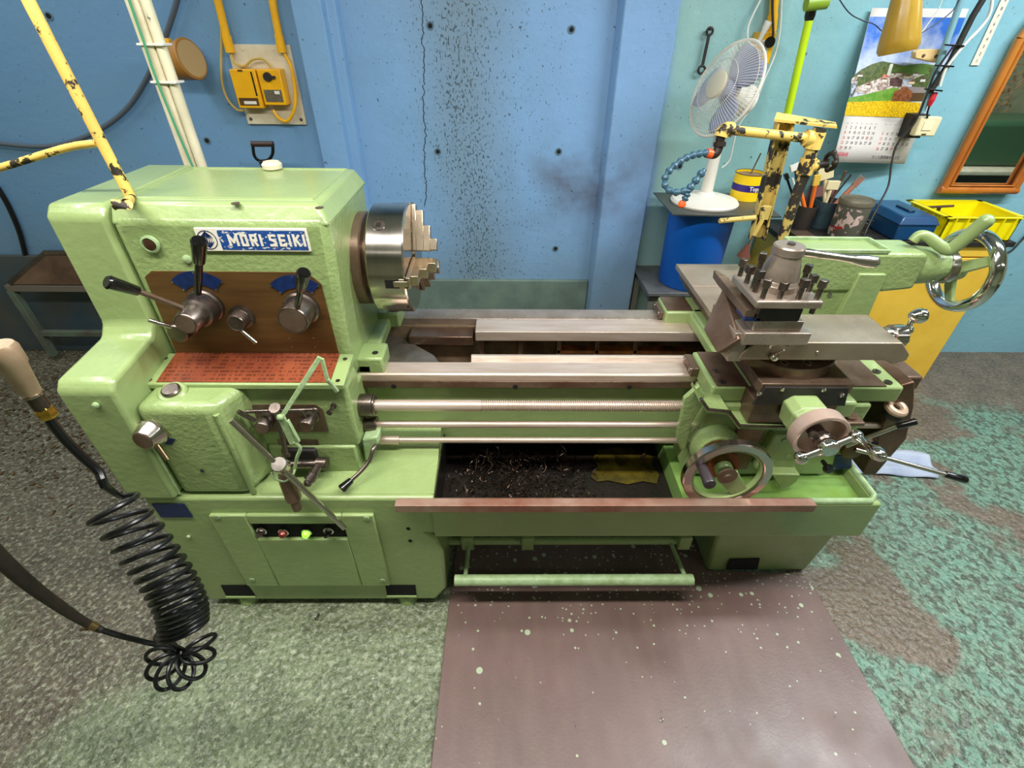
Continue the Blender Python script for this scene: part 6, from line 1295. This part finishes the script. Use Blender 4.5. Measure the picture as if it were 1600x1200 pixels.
# ---- mirror
mr = thing('wall_mirror', (2.38, 2.55, 0.96), 'arched wall mirror in an orange brown bamboo frame, at the right edge', 'mirror')
MW = mat('bamboo_frame', (196, 122, 46), 0.35, c2=(168, 92, 34), ns=7, stretch=(1, 1, 0.4), coat=0.3)
MX0, MX1, MZ0, MZ1 = 2.190, 2.55, 0.982, 1.74
out = [(MX0, MZ0), (MX0, 1.60), (MX0 + 0.035, 1.69), (MX0 + 0.10, MZ1), (MX1 - 0.10, MZ1), (MX1 - 0.035, 1.69), (MX1, 1.60), (MX1, MZ0)]
P3 = [(x, 2.525, z) for x, z in out]
m = MB(); 
m.tube([P3[0], (MX0, 2.525, 1.3), P3[1]], 0.0165, 14, False); obj('frame_side', m, MW, mr)
m = MB(); m.tube([P3[1], P3[2], P3[3], P3[4], P3[5], P3[6]], 0.0165, 14, True); obj('frame_arch', m, MW, mr)
m = MB(); m.tube([P3[6], P3[7]], 0.0165, 14, False); obj('frame_side', m, MW, mr)
m = MB(); m.tube([(MX0 - 0.02, 2.525, MZ0), (MX1 + 0.015, 2.525, MZ0)], 0.0185, 14, False); obj('frame_bottom', m, MW, mr)
m = MB(); i_ = 0.023; m.tube([(MX0 + i_, 2.517, 1.62), (MX0 + i_, 2.517, MZ0 + i_), (MX1 - i_, 2.517, MZ0 + i_), (MX1 - i_, 2.517, 1.62)], 0.008, 10, False); obj('inner_bead', m, MW, mr)
m = MB(); m.prism([(x, z) for x, z in out], 'Y', 2.535, 2.545); obj('mirror_glass', m, mat('mirror_silver', (235, 238, 236), 0.02, 1.0), mr)
m = MB(); m.prism([(x, z) for x, z in out], 'Y', 2.545, 2.556); obj('mirror_back', m, WOOD, mr)

# ---- yellow cabinet
YC = mat('yellow_cabinet_paint', (240, 196, 72), 0.42, c2=(228, 180, 58), ns=5)
yc = thing('yellow_cabinet', (1.86, 2.4, 0), 'yellow steel cabinet with a black top against the wall on the right', 'cabinet')
obj('cabinet_body', MB().box(1.335, 2.405, 2.262, 2.55, 0.0, 0.795), YC, yc, 0.004)
obj('cabinet_door', MB().box(1.345, 2.395, 2.246, 2.2615, 0.015, 0.735), YC, yc, 0.003)
obj('cabinet_fascia', MB().box(1.337, 2.403, 2.248, 2.2615, 0.742, 0.793), YC, yc, 0.002)
obj('black_top', MB().box(1.325, 2.42, 2.235, 2.555, 0.795, 0.82), BLACKM, yc, 0.003)
# things on the cabinet
CT = 0.82
tb_ = thing('blue_toolbox', (1.92, 2.37, CT), 'dark blue lidded toolbox on the black cabinet top', 'toolbox')
NAVY = mat('navy_blue_box', (18, 68, 112), 0.35, c2=(14, 58, 100), ns=8, coat=0.2)
obj('box_body', MB().box(1.83, 2.01, 2.245, 2.545, CT, 0.895), NAVY, tb_, 0.006)
m = MB(); m.loft([(1.822, 2.238, 0.893), (2.018, 2.238, 0.893), (2.018, 2.55, 0.893), (1.822, 2.55, 0.893)], [(1.845, 2.26, 0.93), (1.995, 2.26, 0.93), (1.995, 2.53, 0.93), (1.845, 2.53, 0.93)]); lid_ = obj('box_lid', m, NAVY, tb_, 0.006)
obj('lid_handle', MB().box(1.905, 1.935, 2.32, 2.42, 0.929, 0.938), mat('darker_navy', (10, 40, 72), 0.3), lid_, 0.003)
yr = thing('yellow_crate', (2.2, 2.35, CT), 'bright yellow ribbed plastic crate holding tools on the cabinet top', 'crate')
CY_ = mat('crate_yellow', (238, 220, 10), 0.4)
cx0, cx1, cy0, cy1, cz0, cz1 = 2.045, 2.385, 2.245, 2.50, CT, 0.935
m = MB()
for a in ((cx0, cx1, cy0, cy0 + 0.006), (cx0, cx1, cy1 - 0.006, cy1), (cx0, cx0 + 0.006, cy0, cy1), (cx1 - 0.006, cx1, cy0, cy1)): m.box(a[0], a[1], a[2], a[3], cz0, cz1)
m.box(cx0, cx1, cy0, cy1, cz0, cz0 + 0.008); obj('crate_body', m, CY_, yr, 0.001)
m = MB()
for a in ((cx0 - 0.02, cx1 + 0.02, cy0 - 0.012, cy0 + 0.007), (cx0 - 0.02, cx1 + 0.02, cy1 - 0.007, cy1 + 0.02), (cx0 - 0.02, cx0 + 0.007, cy0 - 0.02, cy1 + 0.02), (cx1 - 0.007, cx1 + 0.02, cy0 - 0.02, cy1 + 0.02)): m.box(a[0], a[1], a[2], a[3], cz1 - 0.006, cz1)
obj('crate_rim', m, CY_, yr, 0.0008)
for k in range(6):
    x = cx0 + 0.03 + k * (cx1 - cx0 - 0.06) / 5; obj('crate_rib', MB().box(x - 0.003, x + 0.003, cy0 - 0.012, cy0, cz0 + 0.01, cz1 - 0.006), CY_, yr)
for k in range(5):
    y = cy0 + 0.03 + k * (cy1 - cy0 - 0.06) / 4; obj('crate_rib', MB().box(cx0 - 0.014, cx0, y - 0.003, y + 0.003, cz0 + 0.01, cz1 - 0.006), CY_, yr)
ch_ = thing('chuck_key', (2.13, 2.42, 0.83), 'T-handled chuck key standing at the left inside the yellow crate', 'chuck key')
obj('cross_handle', MB().tube([(2.06, 2.42, 0.925), (2.20, 2.43, 0.93)], 0.006, 10, False), STEELO, ch_); obj('stem', MB().tube([(2.13, 2.425, 0.927), (2.135, 2.42, 0.829)], [0.008, 0.012], 12, False), BLACKM, ch_)
o = obj('black_tool_case', MB().box(2.17, 2.29, 2.33, 2.41, 0.829, 0.875), BLACKM, None, 0.005); tag(o, 'flat black tool case lying inside the yellow crate', 'tool case')
# printed tin with pinkish pattern (abstract)
def tinprint():
    t = NT('grey_tin_with_pink_and_white_print'); x, y, z = t.xyz()
    f = t.math('GREATER_THAN', t.noise(26, 3, 0.6), 0.52); g = t.math('GREATER_THAN', t.noise(19, 2, 0.5, stretch=(1, 1, 1.3)), 0.60)
    mask = t.math('MULTIPLY', f, t.step(t.math('ADD', x, t.math('MULTIPLY', y, 0.15)), 1.985, 1.955)); zm = t.math('MULTIPLY', t.step(z, 0.965, 0.955), mask)
    c = t.mix(zm, lin((104, 100, 88)), lin((232, 200, 190))); c = t.mix(t.math('MULTIPLY', g, zm), c, lin((206, 52, 56)))
    t.inp('Base Color', c); t.inp('Roughness', 0.35); t.inp('Metallic', 0.2); return t.m
pt = thing('patterned_tin_can', (1.62, 2.33, CT), 'grey lidded tin can with a pink and white pattern, on the cabinet top', 'tin can')
TP = (1.625, 2.305, CT)
obj('can_body', MB().rev([(0, 0), (0, 0.067), (0.004, 0.069), (0.155, 0.071), (0.155, 0)], TP, (0, 0, 1), 44), tinprint(), pt)
obj('can_lid', MB().rev([(0.153, 0.0735), (0.172, 0.0735), (0.176, 0.071), (0.170, 0.062), (0.172, 0.028), (0.175, 0.024), (0.175, 0)], TP, (0, 0, 1), 44), mat('grey_brown_lid', (112, 104, 88), 0.4, 0.3), pt)
bc_ = thing('brush_can', (1.52, 2.44, CT), 'dark blue grey can full of brushes behind the patterned tin', 'can')
obj('can_body', MB().rev([(0, 0), (0, 0.062), (0.125, 0.064), (0.125, 0.060), (0.06, 0.058), (0.06, 0)], (1.595, 2.46, CT), (0, 0, 1), 36), mat('blue_grey_can', (56, 78, 88), 0.4, c2=(44, 50, 52), ns=16), bc_)
dc_ = thing('dark_pen_can', (1.45, 2.45, CT), 'dark brown can holding pens and orange handled brushes, left of the patterned tin', 'can')
obj('can_body', MB().rev([(0, 0), (0, 0.042), (0.11, 0.045), (0.11, 0.041), (0.04, 0.04), (0.04, 0)], (1.475, 2.42, CT), (0, 0, 1), 32), mat('dark_brown_can', (54, 46, 42), 0.4), dc_)
ORH = mat('orange_handle', (232, 112, 32), 0.4); CRB = mat('cream_bristle', (222, 206, 160), 0.8); YLH = mat('yellow_handle', (222, 180, 70), 0.5); GRYB = mat('worn_orange_grey_scraper', (190, 106, 66), 0.5, c2=(120, 110, 104), ns=30)
def stickthing(name, p0, p1, r, mt, lab, cat, head=None, hm=None, grp=None):
    p0 = Vector(p0); p1 = Vector(p1)
    t = thing(name, p0, lab, cat, grp); obj('handle', MB().tube([p0, p1], r, 10, False), mt, t)
    if head:
        d = (p1 - p0).normalized(); s = d.cross(Vector((0, 1, 0))).normalized(); m = MB(); m.obox(p1 + d * head[0] / 2, d, s, d.cross(s), head[0] / 2, head[1] / 2, head[2] / 2); obj('head', m, hm, t, 0.002)
    return t
G_ = 'brushes and pens in the cans'
stickthing('paint_brush', (1.474, 2.400, 0.885), (1.404, 2.42, 1.0156), 0.0085, ORH, 'upright orange handled brush in the dark pen can', 'brush', None, None, G_)
stickthing('paint_brush', (1.498, 2.425, 0.885), (1.4755, 2.42, 1.0221), 0.0085, ORH, 'slanting orange handled brush with a yellow tip', 'brush', (0.05, 0.03, 0.012), YLH, G_)
stickthing('paint_brush', (1.465, 2.41, 0.885), (1.3585, 2.43, 1.0534), 0.004, WC, 'thin pale pen at the left of the dark pen can', 'pen', None, None, G_)
stickthing('marker_pen', (1.45, 2.42, 0.88), (1.3471, 2.45, 1.0427), 0.0055, BLACK, 'black marker leaning left out of the dark pen can', 'pen', (0.03, 0.018, 0.018), BLACK, G_)
stickthing('flat_brush', (1.465, 2.43, 0.89), (1.3784, 2.46, 1.081), 0.0065, BLACKM, 'brush with a white square head above the dark pen can', 'brush', (0.03, 0.046, 0.02), WHITE, G_)
stickthing('file', (1.48, 2.43, 0.885), (1.4764, 2.46, 1.0818), 0.005, BLACKM, 'black tool leaning right behind the coolant pipe', 'file', None, None, G_)
stickthing('flat_brush', (1.585, 2.455, 0.90), (1.5352, 2.46, 1.0419), 0.008, CRB, 'wide cream bristle brush in the blue grey can', 'brush', (0.055, 0.07, 0.02), CRB, G_)
stickthing('flat_brush', (1.575, 2.45, 0.90), (1.5755, 2.45, 0.9975), 0.008, CRB, 'shorter cream brush low in the blue grey can', 'brush', (0.04, 0.06, 0.02), CRB, G_)
stickthing('file', (1.61, 2.47, 0.90), (1.6249, 2.47, 1.049), 0.0065, STEELO, 'brownish file at the right of the blue grey can', 'file', (0.03, 0.012, 0.008), STEELO, G_)
stickthing('screwdriver', (1.60, 2.48, 0.90), (1.6737, 2.49, 1.0564), 0.0042, BLACKM, 'thin black rod leaning right in the blue grey can', 'rod', None, None, G_)
stickthing('scraper', (1.62, 2.46, 0.90), (1.6872, 2.46, 1.0137), 0.012, GRYB, 'scraper with a worn orange and grey blade', 'scraper', (0.05, 0.034, 0.008), GRYB, G_)
pk = thing('pink_notepad', (1.58, 2.53, CT), 'faded pink pad standing behind the brush cans', 'pad')
obj('pad', MB().box(1.53, 1.66, 2.535, 2.555, CT, 0.99), mat('faded_pink_card', (150, 100, 100), 0.7), pk)
for i, (x, y, h) in enumerate(((1.735, 2.33, 0.055), (1.765, 2.36, 0.06))):
    t = thing('machine_fitting', (x, y, CT), 'small grey steel fitting %s, between the patterned tin and the toolbox' % ('nearer the tin' if i == 0 else 'with an upright pin'), 'fitting', 'small fittings on the cabinet')
    obj('fitting_body', MB().rev([(0, 0), (0, 0.02), (0.012, 0.02), (0.014, 0.012), (0.035, 0.012), (0.037, 0.017), (h, 0.017), (h, 0)], (x, y, CT), (0, 0, 1), 20), STEELD, t)
    if i: obj('pin', MB().tube([(x + 0.008, y, CT + h), (x + 0.014, y, CT + h + 0.05)], 0.004, 8, False), ALU, t)
o = obj('steel_block', MB().box(1.37, 1.46, 2.25, 2.33, CT, 0.838), STEELO, None, 0.002); tag(o, 'flat dull steel block on the front left corner of the cabinet top', 'steel block')
o = obj('power_cord', MB().tube([(2.6046, 2.45, 0.6618), (2.7053, 2.5, 0.6783), (2.7637, 2.54, 0.7061), (2.7939, 2.545, 0.774), (2.8561, 2.545, 0.8253)], 0.005, 8), BLACKM); tag(o, 'short black cord on the wall right of the yellow cabinet', 'cord')

# ================================================================ what the mirror looks at
gm = thing('green_machine', (4.2, 0.25, 0), 'dark green workshop machine across the room, seen only in the mirror', 'machine')
DG = mat('dark_green_machine_paint', (58, 92, 64), 0.4)
obj('machine_base', MB().box(3.5, 5.0, -0.1, 0.6, 0, 0.62), mat('black_green_base', (26, 30, 26), 0.5), gm, 0.02)
obj('machine_tray', MB().box(3.4, 5.1, -0.15, 0.65, 0.62, 0.66), CREAM, gm, 0.01)
obj('machine_head', MB().box(3.95, 5.0, -0.05, 0.5, 0.66, 1.02), DG, gm, 0.04)
obj('machine_cover', MB().box(3.72, 3.95, -0.05, 0.4, 0.72, 1.0), GREEN2, gm, 0.02)
m = MB()
for i in range(900):
    x = rnd.uniform(4.05, 4.95); y = rnd.uniform(-0.72, -0.28); z = 0.905 + rnd.random() * 0.75 * (x - 4.0); s = rnd.uniform(0.012, 0.03); a = rnd.uniform(0, PI)
    m.obox((x, y, z), (math.cos(a), 0.3, math.sin(a)), (-math.sin(a), 0, math.cos(a)), (0, 1, 0), s, s * 0.25, s * 0.25)
o = obj('wood_chips', m, mat('pale_brown_shavings', (190, 150, 112), 0.7)); tag(o, 'pale brown shavings heaped behind the dark green machine', 'shavings', kind='stuff')
m = MB(); m.box(4.0, 5.0, -0.78, -0.22, 0, 0.88); o = obj('shavings_bin', m, DG, None, 0.01); tag(o, 'green steel bin under the shavings across the room', 'bin')
